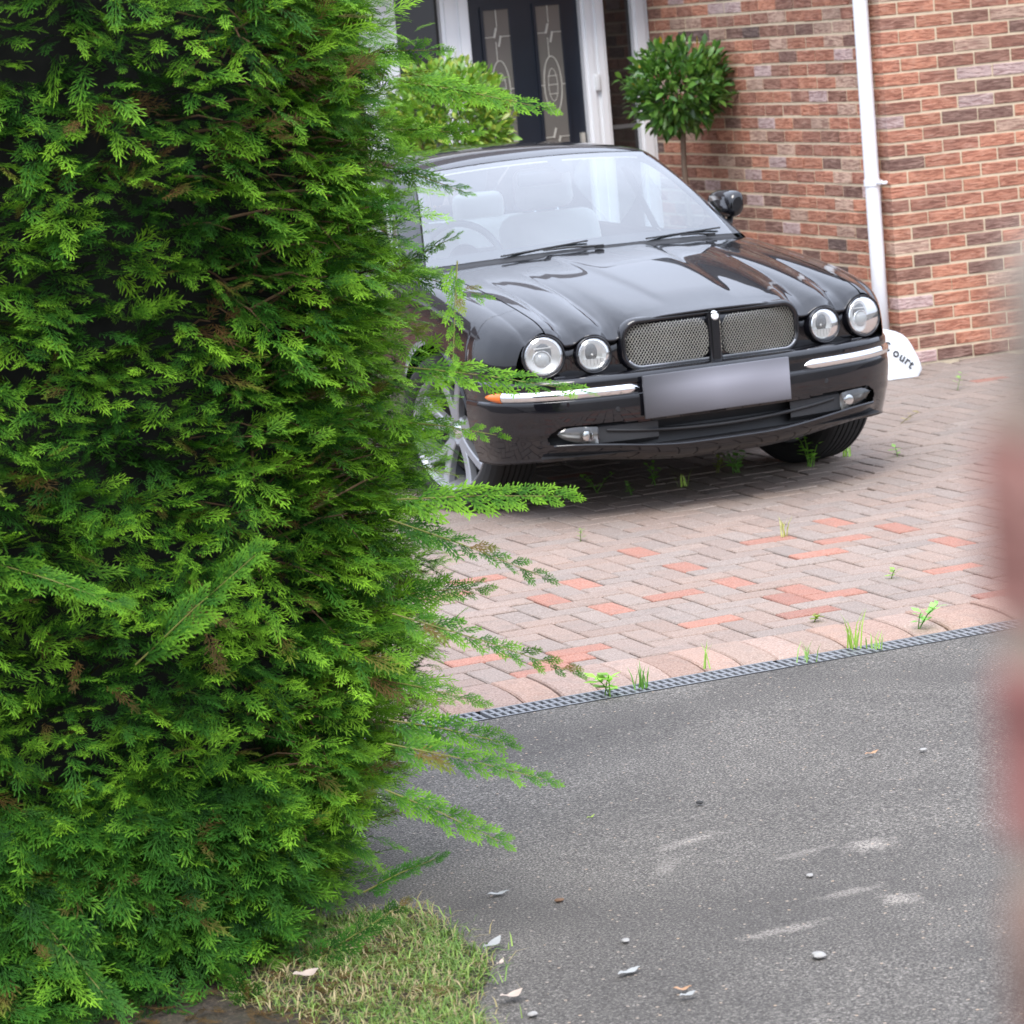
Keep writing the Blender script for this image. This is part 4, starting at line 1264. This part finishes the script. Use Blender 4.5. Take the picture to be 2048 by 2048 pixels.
def add_spray(p, d, up, L, droop, tone, stout=False):
    d = unit(d); z = unit(up - d * (up @ d)); y = np.cross(z, d)
    place[hr.integers(9, 13) if stout else hr.integers(9)].append((p, d, y, z, L, droop, tone))
UP = np.array([0, 0, 1.0])
NB = 4500
def halton(i, b):
    f, r_ = 1.0, 0.0
    while i: f /= b; r_ += f * (i % b); i //= b
    return r_
for k in range(NB):
    s = -1.5 + 3.25 * halton(k + 1, 2) if k < 3500 else .35 + 1.25 * halton(k + 1, 2)
    z = .04 + 2.5 * halton(k + 1, 3)
    if z > 2.3 and hr.random() < .5: continue
    P_, n = hedge_pt(s, z)
    tan = np.array([-n[1], n[0], 0])
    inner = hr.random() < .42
    depth = hr.uniform(.10, .26); reach = hr.normal(.005, .038) if not inner else -hr.uniform(.04, .13)
    side = hr.normal(0, .45)
    d = unit(n + tan * side + UP * hr.normal(.16, .40))
    L = depth + .06 if inner else depth + reach + .06
    if L < .10: L = .10
    tip = P_ + d * reach; base = tip - d * L
    if base[2] < .03: continue
    nb = unit(UP + n * hr.uniform(.05, .75) + hr.normal(0, .25, 3))
    yb_ = unit(np.cross(nb, d))
    tone = hr.normal(.1, .9) if not inner else hr.normal(-1.6, .5)  # inner sprays: older foliage, painted darker still for the shade in the gaps
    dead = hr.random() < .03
    if not inner: tone += 1.5 * float(sstep(.2, 1.0, s))  # right end: fresh growth, also lightened to offset facing away from the sun
    ns = hr.integers(4, 7)
    for i in range(ns):
        u = .30 + .70 * i / (ns - 1) + hr.normal(0, .03); sg = 1 if i % 2 else -1
        an = sg * math.radians(hr.uniform(22, 58)) * (1 if i < ns - 1 else .15)
        dd = d * math.cos(an) + yb_ * math.sin(an) + UP * hr.uniform(-.20, .16)
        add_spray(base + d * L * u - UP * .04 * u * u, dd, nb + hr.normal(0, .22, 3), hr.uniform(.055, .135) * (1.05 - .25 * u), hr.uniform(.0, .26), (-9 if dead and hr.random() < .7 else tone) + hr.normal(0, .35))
    if k % 2 == 0: stems.tube([base, base + d * L * .45, base + d * L * .7 - UP * .02], [.0034, .0024, .0012], 4, cap=False)
for k in range(760):
    s = -1.5 + 1.62 * halton(k + 1, 2); z = .02 + .38 * halton(k + 1, 3)
    P_, n = hedge_pt(s, z, .03 + (.30 if -.95 < s < -.1 else .20) * (1 - z / .4) * halton(k + 1, 5)); d = unit(n + np.array([hr.normal(0, .5), 0, 0]) + UP * hr.normal(-.25, .3)); nb = unit(UP + n * hr.uniform(.1, .8) + hr.normal(0, .3, 3)); yb_ = unit(np.cross(nb, d)); tone = hr.normal(-1.3, .8)
    L = hr.uniform(.14, .3)
    for i in range(5):
        u = .3 + .7 * i / 4; an = (1 if i % 2 else -1) * math.radians(hr.uniform(15, 50)); p = P_ + d * L * (u - 1)
        if p[2] > .02: add_spray(p, d * math.cos(an) + yb_ * math.sin(an), nb + hr.normal(0, .2, 3), hr.uniform(.06, .13), .08, tone + hr.normal(0, .3))
for k in range(520):                                     # dead fronds dropped on the soil at the foot
    a = hr.uniform(0, 2 * PI); p = np.array([HCX - 1.3 + 1.55 * halton(k + 1, 2), HCY - 1.2 + .75 * halton(k + 1, 3), .008 + hr.uniform(0, .012)])
    add_spray(p, np.array([math.cos(a), math.sin(a), hr.normal(0, .12)]), UP + hr.normal(0, .3, 3), hr.uniform(.03, .075), 0, -9)
# leading shoots that stand well clear of the face
def shoot(b, t, dep, nsp=7, tone=1.2, sz=.10, sag=.0):
    s_ = 2048 / 1932
    def at(q, dd):
        return CAM + dd * (CD + CR * (q[0] * s_ - 1024) / 6229.6 - CU * (q[1] * s_ - 1024) / 6229.6)
    A, B = at(b, dep), at(t, dep - .08)
    d = unit(B - A); A = A - d * .13; L = np.linalg.norm(B - A); nsp = int(nsp * 1.6) + 3
    nb = unit(UP * .45 - CD * .8 + hr.normal(0, .2, 3)); nb = unit(nb - d * (nb @ d)); yb_ = np.cross(nb, d)
    Lm = L - .035
    for i in range(nsp):
        u = .05 + .95 * i / (nsp - 1); sg = 1 if i % 2 else -1
        an = sg * math.radians(hr.uniform(14, 30)) * (1 if i < nsp - 1 else .1)
        add_spray(A + d * Lm * u - UP * sag * u * u, d * math.cos(an) + yb_ * math.sin(an), nb + hr.normal(0, .30, 3), sz * .85 * (1.12 - .55 * u) * hr.uniform(.85, 1.1), .12, tone + hr.normal(0, .3), True)
    shoots.tube([A, A + d * Lm * .5 - UP * sag * .25, A + d * Lm - UP * sag], [.0020, .0014, .0008], 5, cap=False)
for b, t, dep, k, tn, sz in (((850, 165), (1045, 190), 7.3, 9, 1.6, .10), ((760, 90), (850, 75), 7.4, 6, .8, .09), ((860, 700), (1112, 722), 7.25, 9, 1.4, .11), 
                             ((850, 935), (1085, 918), 7.2, 9, 1.5, .11), ((840, 800), (960, 806), 7.3, 5, 1.2, .06), ((830, 1010), (1045, 1078), 7.2, 8, -.4, .085),
                             ((840, 1185), (1105, 1258), 7.15, 9, .6, .085), ((820, 1110), (930, 1090), 7.3, 7, .3, .09), ((830, 1370), (975, 1388), 7.1, 8, .7, .10),
                             ((830, 1420), (1050, 1458), 7.05, 9, 1.0, .09), ((820, 1525), (965, 1580), 7.0, 8, 1.0, .09), ((800, 470), (870, 420), 7.4, 6, .9, .08), ((800, 330), (895, 350), 7.4, 6, .7, .08),
                             ((858, 580), (852, 690), 7.2, 5, 2.0, .04), ((800, 520), (930, 545), 7.35, 6, .9, .075), ((800, 240), (905, 235), 7.4, 7, 1.4, .09), ((760, 1640), (845, 1590), 7.0, 6, -.8, .08), ((640, 1780), (770, 1680), 6.95, 7, -1.0, .09),
                             ((780, 1290), (920, 1310), 7.2, 7, .8, .09),  ((330, 1180), (500, 1010), 6.75, 9, .6, .12), ((60, 1080), (250, 1130), 6.7, 9, .9, .11), ((480, 1900), (420, 1800), 6.75, 7, -.4, .10), ((110, 1770), (230, 1900), 6.7, 8, -.2, .12)):
    shoot(b, t, dep, k, tn * .8 - .75, max(sz, .07), .02)
V, C = [], []
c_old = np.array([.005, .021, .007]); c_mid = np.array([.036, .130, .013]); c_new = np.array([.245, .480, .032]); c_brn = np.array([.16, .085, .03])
for (Q, T), pl in zip(protos, place):
    if not pl: continue
    pos = np.array([q[0] for q in pl]); ax = np.array([[q[1], q[2], q[3]] for q in pl]); L = np.array([q[4] for q in pl]); dr = np.array([q[5] for q in pl]); tn = np.array([q[6] for q in pl])
    loc = Q.reshape(-1, 3); t = T.reshape(-1)
    bend = loc.copy()
    W = np.einsum('vk,mkj->mvj', bend, ax) * L[:, None, None] + pos[:, None]
    W[:, :, 2] -= (dr * L)[:, None] * (loc[:, 0] ** 2)[None]
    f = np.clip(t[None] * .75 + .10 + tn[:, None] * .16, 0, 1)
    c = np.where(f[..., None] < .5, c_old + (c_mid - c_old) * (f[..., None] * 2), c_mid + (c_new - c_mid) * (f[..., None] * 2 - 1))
    br = ((hr.random(len(pl)) < .03) | (tn < -5))[:, None, None] * np.clip(1.3 - t[None, :, None], 0, 1)
    c = c * (1 - br) + c_brn * br
    V.append(W.reshape(-1, 3)); C.append(c.reshape(-1, 3))
V = np.concatenate(V); C = np.concatenate(C)
hedge = empty('conifer_hedge', (HCX, HCY, 0))
tag(hedge, 'tall dense green conifer hedge in the left foreground', 'hedge')
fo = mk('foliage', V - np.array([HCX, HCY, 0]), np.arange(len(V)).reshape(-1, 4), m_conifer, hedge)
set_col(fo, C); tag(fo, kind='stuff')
so = stems.build('twigs', m_twig, hedge, loc=(-HCX, -HCY, 0)); tag(so, kind='stuff')
so = shoots.build('young_shoots', simple('green_shoot', (.17, .17, .035), .7), hedge, loc=(-HCX, -HCY, 0)); tag(so, kind='stuff')
# added near-black core that paints the shade inside, then the trunks
m_inner = simple('core_shade', (.007, .007, .005), .95, var=.5, vscale=25, bump=.8, bscale=40)
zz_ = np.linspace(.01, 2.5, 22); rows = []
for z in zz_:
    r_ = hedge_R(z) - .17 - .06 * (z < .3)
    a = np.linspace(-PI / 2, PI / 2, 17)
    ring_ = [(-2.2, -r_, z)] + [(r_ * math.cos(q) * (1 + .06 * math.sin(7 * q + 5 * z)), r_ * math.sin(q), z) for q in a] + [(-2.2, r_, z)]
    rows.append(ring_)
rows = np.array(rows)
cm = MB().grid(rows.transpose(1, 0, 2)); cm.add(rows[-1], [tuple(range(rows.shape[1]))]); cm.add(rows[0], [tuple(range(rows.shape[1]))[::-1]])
cm.build('dark_core', m_inner, hedge)
for x in (-1.5, -.85, -.25, .12):
    MB().tube([(x, .0, -.1), (x + .03, -.02, .3), (x - .02, .03, 1.2), (x, 0, 2.3)], [.055, .045, .035, .012], 9).build('trunk', m_twig, hedge, smooth=True)
# bare snapped stems at the foot
for k, (q, w_) in enumerate((([(-.60, -.66, .0), (-.615, -.70, .12), (-.60, -.71, .235)], .010), ([(-.56, -.66, .13), (-.62, -.70, .19), (-.665, -.72, .27)], .005))):
    MB().tube(q, [w_, w_ * .8, w_ * .6], 7).build('snapped_stem', simple('pale_stem', (.36, .25, .14), .8), hedge, smooth=True)
# ================================================================== grass verge
def edge_x(y): return -5.765 + .025 * np.sin(y * 5.0) + .018 * np.sin(y * 13.0 + 1) - .16 * sstep(-8.35, -9.2, y) 
yv = np.linspace(-9.6, -7.98, 40)
vb = [(float(edge_x(y)) - .55 * float(sstep(-8.16, -7.98, y)) ** 2, y, .004) for y in yv]
vb = [(-9.5, -9.6, .004)] + vb + [(-6.5, -7.9, .004), (-6.6, -6.9, .004), (-9.5, -6.9, .004)]
ring2 = [(x * 1.0, y, -.1) for x, y, z in vb]
nn = len(vb)
def mat_turf():
    t = NT('turf_soil'); p = t.pos(); n1 = t.noise(p, 14, 5, .6); n2 = t.noise(p, 120, 3, .7)
    c = t.mix(t.rng(n1, .4, .65), (.030, .022, .014), (.034, .030, .014)); c = t.mix(t.rng(n2, .45, .7), c, (.09, .065, .038)); t.set(col=c, rough=.95); t.bump(n2, .8, .01); return t.m
lawn = mk('lawn', vb + ring2, [tuple(range(nn))] + [(i, i + nn, (i + 1) % nn + nn, (i + 1) % nn) for i in range(nn)], mat_turf())
tag(lawn, kind='structure')
m_grass = mat_leaf('grass_blade', .3, .5)
gr = np.random.default_rng(5)
NG = 46000
gx_ = gr.uniform(-6.95, -5.6, NG); gy_ = gr.uniform(-9.55, -7.95, NG)
lim = edge_x(gy_) - .55 * sstep(-8.16, -7.98, gy_) ** 2 + gr.normal(0, .012, NG) * (1 + 2.2 * (gr.random(NG) < .25))
patch = np.sin(gx_ * 7 + 1) * np.sin(gy_ * 6) + .6 * np.sin(gx_ * 19 + gy_ * 13)
shade = sstep(-8.15, -8.35, gy_) + (gx_ > -6.25)
ok = (gx_ > -6.30 + .05 * np.sin(gy_ * 9) + .10 * gr.normal(0, 1, NG) ** 2) & (gx_ < lim) & (gr.random(NG) < .55 + .35 * (patch > -.4)) & (gr.random(NG) < np.clip(shade, .12, 1))
gx_, gy_, patch = gx_[ok], gy_[ok], patch[ok]; n = len(gx_)
h = gr.uniform(.010, .032, n) * (1 + .5 * (gr.random(n) < .12)); a = gr.uniform(0, 2 * PI, n); w_ = gr.uniform(.0011, .0022, n); ln = gr.uniform(.4, 2.2, n)
base = np.stack([gx_, gy_, np.full(n, .002)], -1); dx = np.stack([np.cos(a), np.sin(a), 0 * a], -1); wd = np.stack([-np.sin(a), np.cos(a), 0 * a], -1) * w_[:, None]
mid = base + dx * (h * ln * .35)[:, None] + np.array([0, 0, 1]) * (h * .62)[:, None]; tip = base + dx * (h * ln)[:, None] + np.array([0, 0, 1]) * (h * (1.05 - .4 * np.clip(ln - .5, 0, 1)))[:, None]
V = np.stack([base - wd, base + wd, mid + wd * .8, mid - wd * .8, tip], 1).reshape(-1, 3)
idx = (np.arange(n) * 5)[:, None]
F = [tuple(q) for q in (idx + np.array([0, 1, 2, 3]))] + [tuple(q) for q in (idx + np.array([3, 2, 4]))]
gc = np.array([.15, .26, .055]); gd = np.array([.44, .36, .19]); gl_ = np.array([.27, .38, .09])
mixd = (gr.random(n) < np.where(patch > -.2, .22, .52))[:, None]
cg = np.where(mixd, gd * gr.uniform(.7, 1.2, (n, 1)), np.where(gr.random((n, 1)) < .4, gl_, gc) * gr.uniform(.7, 1.2, (n, 1)))
go = mk('grass', V, F, m_grass); set_col(go, np.repeat(cg, 5, 0))
tag(go, 'short patchy green and straw coloured grass on the verge', 'grass', kind='stuff')

# ================================================================== leafy shrubs
m_broad = mat_leaf('broad_leaf', .22, .32, .5, var=.15)
def leaves(center, radii, n, size, cols, rng, shell=(.55, 1.0), upb=.25, aspect=.32, lump=.0):
    """folded pointed leaves through an ellipsoid"""
    u = rng.normal(0, 1, (n, 3)); u /= np.linalg.norm(u, axis=1)[:, None]
    rad = shell[0] + (shell[1] - shell[0]) * rng.random(n) ** .6
    rad *= 1 + lump * (np.sin(u[:, 0] * 6 + 1) * np.sin(u[:, 2] * 7) + .5 * np.sin(u[:, 1] * 11))
    p = np.asarray(center) + u * rad[:, None] * np.asarray(radii)
    d = u + rng.normal(0, .55, (n, 3)) + np.array([0, 0, upb]); d /= np.linalg.norm(d, axis=1)[:, None]
    up = rng.normal(0, .5, (n, 3)) + np.array([0, 0, 1.0]) + u * .6
    z = up - d * (up * d).sum(1)[:, None]; z /= np.linalg.norm(z, axis=1)[:, None]; y = np.cross(z, d)
    L = size * rng.uniform(.65, 1.2, n); W = L * aspect / 2
    prof = [(0, .0, 0), (.33, .85, .10), (.62, 1.0, .10), (1.0, 0, -.06)]
    base, tip = p, p + d * L[:, None] - np.array([0, 0, .12]) * L[:, None]
    q = [base]
    for t, w, lift in prof[1:3]:
        c = p + d * (L * t)[:, None]
        q += [c + y * (W * w)[:, None] + z * (L * lift * .5)[:, None], c, c - y * (W * w)[:, None] + z * (L * lift * .5)[:, None]]
    q.append(tip)
    V = np.stack(q, 1); k = 8
    f = np.array([(0, 2, 1), (0, 3, 2), (1, 2, 5), (1, 5, 4), (2, 3, 6), (2, 6, 5), (4, 5, 7), (5, 6, 7)])
    F = (np.arange(n)[:, None, None] * k + f[None]).reshape(-1, 3)
    ci = rng.integers(0, len(cols), n); c = np.asarray(cols)[ci] * rng.uniform(.75, 1.25, (n, 1))
    return V.reshape(-1, 3), F, np.repeat(c, k, 0)
pr = np.random.default_rng(21)
# --- clipped standard bay in a pot beside the door
BX, BY = -.30, 1.98
bay = empty('bay_tree', (BX, BY, 0))
tag(bay, 'clipped round green bay tree on a bare stem against the brick wall', 'tree')
v, f, c = leaves((.0, .0, 1.55), (.285, .285, .245), 2000, .078, [(.055, .145, .025), (.085, .20, .034), (.04, .105, .020), (.15, .28, .05), (.11, .24, .04)], pr, (.40, 1.06), .35, .36, .13)
c *= 1.0
yl = pr.random(len(c) // 8) < .006
c = c.reshape(-1, 8, 3); c[yl] = (.45, .30, .02); c = c.reshape(-1, 3)
cr = mk('crown', v, f, m_broad, bay); set_col(cr, c); tag(cr, kind='stuff')
th = MB()
th.tube([(.03, .0, .30), (.015, .01, .7), (.0, 0, 1.1), (.01, 0, 1.3), (0, 0, 1.42)], [.019, .018, .016, .017, .012], 9)
for k in range(9):
    a = k * 2.4; th.tube([(.005, 0, 1.27 + .012 * k), (.08 * math.cos(a), .08 * math.sin(a), 1.40), (.2 * math.cos(a), .2 * math.sin(a), 1.50 + .02 * (k % 4))], [.009, .007, .003], 6)
th.build('trunk', simple('bay_bark', (.17, .12, .085), .85, var=.3, vscale=30, bump=.4), bay, smooth=True)
MB().lathe([(.0, .0), (.13, .0), (.17, .30), (.185, .30), (.185, .34), (.165, .34), (.160, .29), (0, .29)], 28, Matrix.Rotation(PI / 2, 4, 'X') @ Matrix.Diagonal((1, 1, 1, 1))).build('pot', simple('glazed_pot', (.05, .055, .06), .3), bay, smooth=True)
# --- yellow-green shrub between the car and the door
s_ = 2048 / 1932
g = None
ray = CD + CR * (846 * s_ - 1024) / 6229.6 - CU * (215 * s_ - 1024) / 6229.6
g = CAM + ray * ((1.75 - CAM[1]) / ray[1])
shrub = empty('broadleaf_shrub', (g[0], g[1], 0))
tag(shrub, 'yellow green broad leaved shrub behind the car roof beside the door', 'shrub')
v, f, c = leaves((0, 0, g[2] - .06), (.33, .33, .34), 3600, .068, [(.15, .30, .04), (.20, .37, .045), (.11, .23, .03), (.25, .40, .05), (.30, .36, .05)], pr, (.5, 1.05), .5, .40, .08)
cr = mk('crown', v, f, m_broad, shrub); set_col(cr, c); tag(cr, kind='stuff')
th = MB()
for k in range(7):
    a = k * .9; th.tube([(.04 * math.cos(a), .04 * math.sin(a), 0), (.12 * math.cos(a), .12 * math.sin(a), .7), (.26 * math.cos(a), .26 * math.sin(a), g[2])], [.014, .010, .004], 6)
th.build('stem', m_twig, shrub, smooth=True)

# ================================================================== weeds in the joints
m_weed = mat_leaf('weed_leaf', .35, .5)
def weed(P_, hgt, n, size, label, kind='leafy', col=(.16, .33, .05), seed=0):
    r_ = np.random.default_rng(seed + 100)
    e = empty('weed', P_); tag(e, label, 'weed', 'weeds growing in the paving')
    V, F, C = [], [], []; k = 0; st_ = MB()
    if kind == 'grass':
        for i in range(n):
            a = r_.uniform(0, 2 * PI); l = hgt * r_.uniform(.6, 1.1); b = np.array([r_.normal(0, .012), r_.normal(0, .012), 0]); d = np.array([math.cos(a), math.sin(a), 0]); w = np.array([-d[1], d[0], 0]) * .0028
            V += [b - w, b + w, b + d * l * .15 + UP * l * .6 + w * .8, b + d * l * .15 + UP * l * .6 - w * .8, b + d * l * .4 + UP * l]
            F += [(k, k + 1, k + 2, k + 3), (k + 3, k + 2, k + 4)]; k += 5
    else:
        ns = max(1, n // 7)
        for j in range(ns):
            top = np.array([r_.normal(0, hgt * .45), r_.normal(0, hgt * .35), hgt * r_.uniform(.6, 1.05)])
            b = np.array([r_.normal(0, .01), r_.normal(0, .01), -.003]); mid = (b + top) / 2 + np.array([0, 0, hgt * .12])
            st_.tube([b, mid, top], [.0022, .0017, .0010], 4)
            for i in range(7):
                t = .25 + .75 * i / 6; c0 = b * (1 - t) ** 2 + 2 * mid * t * (1 - t) + top * t * t
                a = i * 2.3 + r_.uniform(0, 1); d = unit(np.array([math.cos(a), math.sin(a), r_.uniform(-.1, .5)])); L = size * r_.uniform(.6, 1.15); y = unit(np.cross(UP, d))
                V += [c0, c0 + d * L * .5 + y * L * .30, c0 + d * L, c0 + d * L * .5 - y * L * .30 + UP * .002]; F.append((k, k + 1, k + 2, k + 3)); k += 4
    o = mk('leaf_cluster', V, F, m_weed, e); cc = np.array(col) * 1.35 * r_.uniform(.7, 1.3, (len(V) // (5 if kind == 'grass' else 4), 1)); set_col(o, np.repeat(cc, 5 if kind == 'grass' else 4, 0)); tag(o, kind='stuff')
    if st_.n: set_col(st_.build('stem', m_weed, e), np.array(col) * .8)
    return e
def gp(x, y): return on_ground(x * 2048 / 1932, y * 2048 / 1932)
WD = [((1125, 930), .085, 21, .026, 'small leafy weed in front of the bumper, nearest the hedge', 'leafy', (.13, .27, .04)),
      ((1187, 934), .040, 14, .020, 'tiny low weed under the bumper beside the leafy one nearest the hedge', 'leafy', (.12, .24, .05)),
      ((1238, 914), .075, 21, .026, 'upright leafy weed in the shadow under the number plate', 'leafy', (.12, .26, .04)),
      ((1290, 918), .070, 9, .03, 'thin grassy weed under the right part of the number plate', 'grass', (.26, .36, .07)),
      ((1352, 892), .075, 21, .030, 'sprawling brownish weed under the bumper left of the bushy one', 'leafy', (.20, .24, .06)),
      ((1390, 893), .095, 49, .036, 'bushy green weed under the right half of the bumper', 'leafy', (.14, .29, .06)),
      ((1525, 882), .150, 42, .040, 'tall green weed in front of the right front tyre', 'leafy', (.19, .38, .05)),
      ((1600, 862), .050, 10, .03, 'small grassy weed at the outer edge of the right tyre', 'grass', (.20, .33, .06)),
      ((1703, 800), .060, 8, .03, 'thin reddish weed right of the tyre on the paving', 'leafy', (.24, .20, .08)),
      ((1812, 735), .070, 8, .03, 'pale weed in the paving near the brick wall foot', 'leafy', (.20, .30, .10)),
      ((1148, 1312), .055, 21, .040, 'bright green rosette weed in the drain, nearest the hedge', 'leafy', (.25, .45, .06)),
      ((1211, 1299), .070, 12, .03, 'dark grassy tuft rising from the drain beside the bright rosette', 'grass', (.10, .22, .04)),
      ((1335, 1262), .075, 4, .03, 'single thin grass blade by the kerb above the drain', 'grass', (.22, .34, .08)),
      ((1515, 1248), .060, 10, .03, 'pale leaning grass tuft in the drain left of the tall blades', 'grass', (.24, .38, .12)),
      ((1608, 1224), .105, 13, .03, 'tall grass blades growing through the drain grate', 'grass', (.26, .40, .07)),
      ((1730, 1186), .085, 21, .032, 'feathery green weed on the kerb near the dark gap in the drain', 'leafy', (.20, .42, .10)),
      ((1545, 1172), .020, 14, .022, 'flat weed in the joint behind the kerb blocks', 'leafy', (.24, .30, .06)),
      ((1655, 1225), .05, 9, .03, 'low grass along the drain right of the tall blades', 'grass', (.24, .38, .10)),
      ((1105, 1020), .05, 8, .022, 'tiny weed in the paving left of the red blocks', 'leafy', (.18, .26, .07)),
      ((1480, 1012), .07, 9, .03, 'thin straw coloured weed among the grey paving blocks', 'grass', (.36, .36, .14)),
      ((1700, 862), .05, 12, .03, 'small clover patch on the paving right of the car', 'leafy', (.2, .36, .08)),
      ((1690, 1092), .03, 12, .025, 'flat green weed in a paving joint at the far right', 'leafy', (.22, .34, .07))]
for k, (q, hh, nn_, sz, lb, kd, cl) in enumerate(WD):
    P_ = gp(*q); weed((P_[0], P_[1], .001), hh * 1.15, nn_, sz * 1.25, lb, kd, tuple(c * (1.5 if k < 8 else 1) for c in cl), k)  # weeds by the bumper get brighter leaf colour to offset its shade

# ================================================================== litter on the tarmac
m_peb = simple('pale_pebble', (.33, .315, .29), .8, var=.35, vscale=60)
m_peb2 = simple('dark_pebble', (.03, .028, .026), .85)
def pebble(q, r_, label, mat=m_peb, flat=.42, seed=0):
    r_ = r_ * .85; rg_ = np.random.default_rng(seed); bm = bmesh.new(); bmesh.ops.create_icosphere(bm, subdivisions=2, radius=1)
    for v in bm.verts: v.co = Vector((v.co.x * r_ * 1.25, v.co.y * r_, v.co.z * r_ * flat)) * float(rg_.uniform(.88, 1.1))
    me = bpy.data.meshes.new('pebble'); bm.to_mesh(me); bm.free(); me.materials.append(mat)
    o = bpy.data.objects.new('pebble', me); P_ = gp(*q); o.location = (P_[0], P_[1], r_ * flat * .75 - .004); o.rotation_euler = (0, 0, rg_.uniform(0, 6)); link(o)
    tag(o, label, 'pebble', 'stones lying on the tarmac')
m_dleaf = simple('dry_leaf', (.42, .24, .13), .7, var=.25, vscale=40)
m_pleaf = simple('pale_leaf', (.46, .37, .30), .7, var=.2, vscale=40)
m_wleaf = simple('white_leaf', (.34, .34, .32), .6, var=.3, vscale=40)
m_gleaf = simple('green_blade', (.30, .42, .06), .6)
def fallen(q, L, W, label, mat, rz, curl=.25, z0=.002):
    t = np.linspace(0, 1, 9); V = []
    for u in t:
        w = W / 2 * math.sin(PI * min(1, u * .93 + .05)) ** .8; zc = curl * .5 * L * (u - .5) ** 2 * 2 + .003 * math.sin(u * 9)
        V.append([(L * (u - .5), w * k, zc + curl * .30 * w * abs(k) + .0015 * math.sin(u * 14 + k * 5)) for k in (-1, -.5, 0, .5, 1)])
    V = np.array(V) * (1, 1, .7); P_ = gp(*q)
    o = MB().grid(V).build('fallen_leaf', mat, smooth=True, loc=(P_[0], P_[1], z0), rot=(0, 0, rz)); tag(o, label, 'leaf', 'leaves lying on the ground')
pebble((1742, 1413), .011, 'small white pebble on the tarmac near the drain at the right', seed=1)
pebble((1320, 1513), .011, 'small dark pebble alone in the middle of the tarmac', m_peb2, seed=2)
pebble((1528, 1650), .010, 'pale pebble below the chalky scuffs on the tarmac', seed=3)
pebble((1180, 1773), .011, 'white pebble on the tarmac above the large pale leaf', seed=4)
pebble((1545, 1802), .018, 'largest grey white pebble, at the lower right of the tarmac', seed=5)
pebble((1005, 1912), .012, 'white pebble at the foot of the grass edge', seed=6)
pebble((1055, 1697), .012, 'brown pebble on the tarmac right of the pale leaf by the hedge', simple('brown_pebble', (.16, .09, .05), .85), seed=7)
fallen((1645, 1421), .050, .014, 'brown dry leaf on the tarmac below the drain', m_dleaf, .25, .1)
fallen((940, 1686), .055, .018, 'white leaf on the tarmac just right of the hedge foot', m_wleaf, -.1, .06)
fallen((1187, 1833), .062, .022, 'large pale leaf lying flat on the lower tarmac', m_wleaf, .3, .06)
fallen((1288, 1867), .040, .016, 'curled orange leaf at the bottom of the tarmac', m_dleaf, -.3, .5)
fallen((1298, 1880), .042, .018, 'pale leaf touching the curled orange leaf at the bottom', m_wleaf, .2, .06, .006)
fallen((930, 1790), .085, .026, 'long grey feather-like leaf at the edge of the grass', m_wleaf, .75, .35, .012)
fallen((945, 1822), .045, .010, 'thin pale twig-like leaf at the grass edge below the long grey one', m_pleaf, .85, .4, .008)
fallen((966, 1885), .060, .030, 'pinkish curled leaf at the lower edge of the grass', m_pleaf, .3, .7, .008)
fallen((580, 1862), .060, .042, 'broad pinkish leaf lying in the grass below the hedge', m_pleaf, .1, .5, .03)
fallen((1115, 1542), .035, .006, 'short green blade lying on the tarmac', m_gleaf, .5, .1)

# ================================================================== brick gate pillar close to the camera
PD = .62
ray = CD + CR * (1984 - 1024) / 6229.6 - CU * (1380 - 1024) / 6229.6
e0 = CAM + ray * PD
PH = .15                                                 # half width
pil = empty('gate_pillar', (e0[0] + PH, e0[1] - PH, 0))
tag(pil, 'blurred red brick pillar at the right edge close to the viewer', 'pillar')
CH = .0465
ptop = CAM[2] + (CD + CR * .157 - CU * (800 - 1024) / 6229.6)[2] * PD
MB().box((-PH + .0016, -PH + .0016, 0), (PH - .0016, PH - .0016, ptop + .002)).build('core', simple('pillar_mortar', (.30, .22, .17), .95), pil)
bl_ = 2 * PH - .102 - .008
pv, pf = brick_template(bl_, .102, CH - .008)
me_p = None
nC = int(ptop / CH)
top_cols = [(.36, .17, .14), (.38, .16, .14), (.28, .18, .14)]
for i in range(nC):
    z = ptop - (i + 1) * CH + .004
    for k in range(4):
        if me_p is None: b = mk('brick', pv, pf, m_brick_o, pil); me_p = b.data
        else: b = link(bpy.data.objects.new('brick', me_p), pil)
        a = k * PI / 2
        x0_ = -PH if i % 2 else -PH + .110
        M = Matrix.Rotation(a, 4, 'Z') @ Matrix.Translation((x0_, -PH, z))
        b.location = M.translation; b.rotation_euler = (0, 0, a)
        c = top_cols[i] if i < len(top_cols) else brick_colour(); b.color = (*c, 1)
rbox('coping', (0, 0, ptop + .018), (2 * PH - .004, 2 * PH - .004, .036), .010, simple('coping_stone', (.27, .22, .175), .9, var=.2, bump=.4), pil, smooth=False)
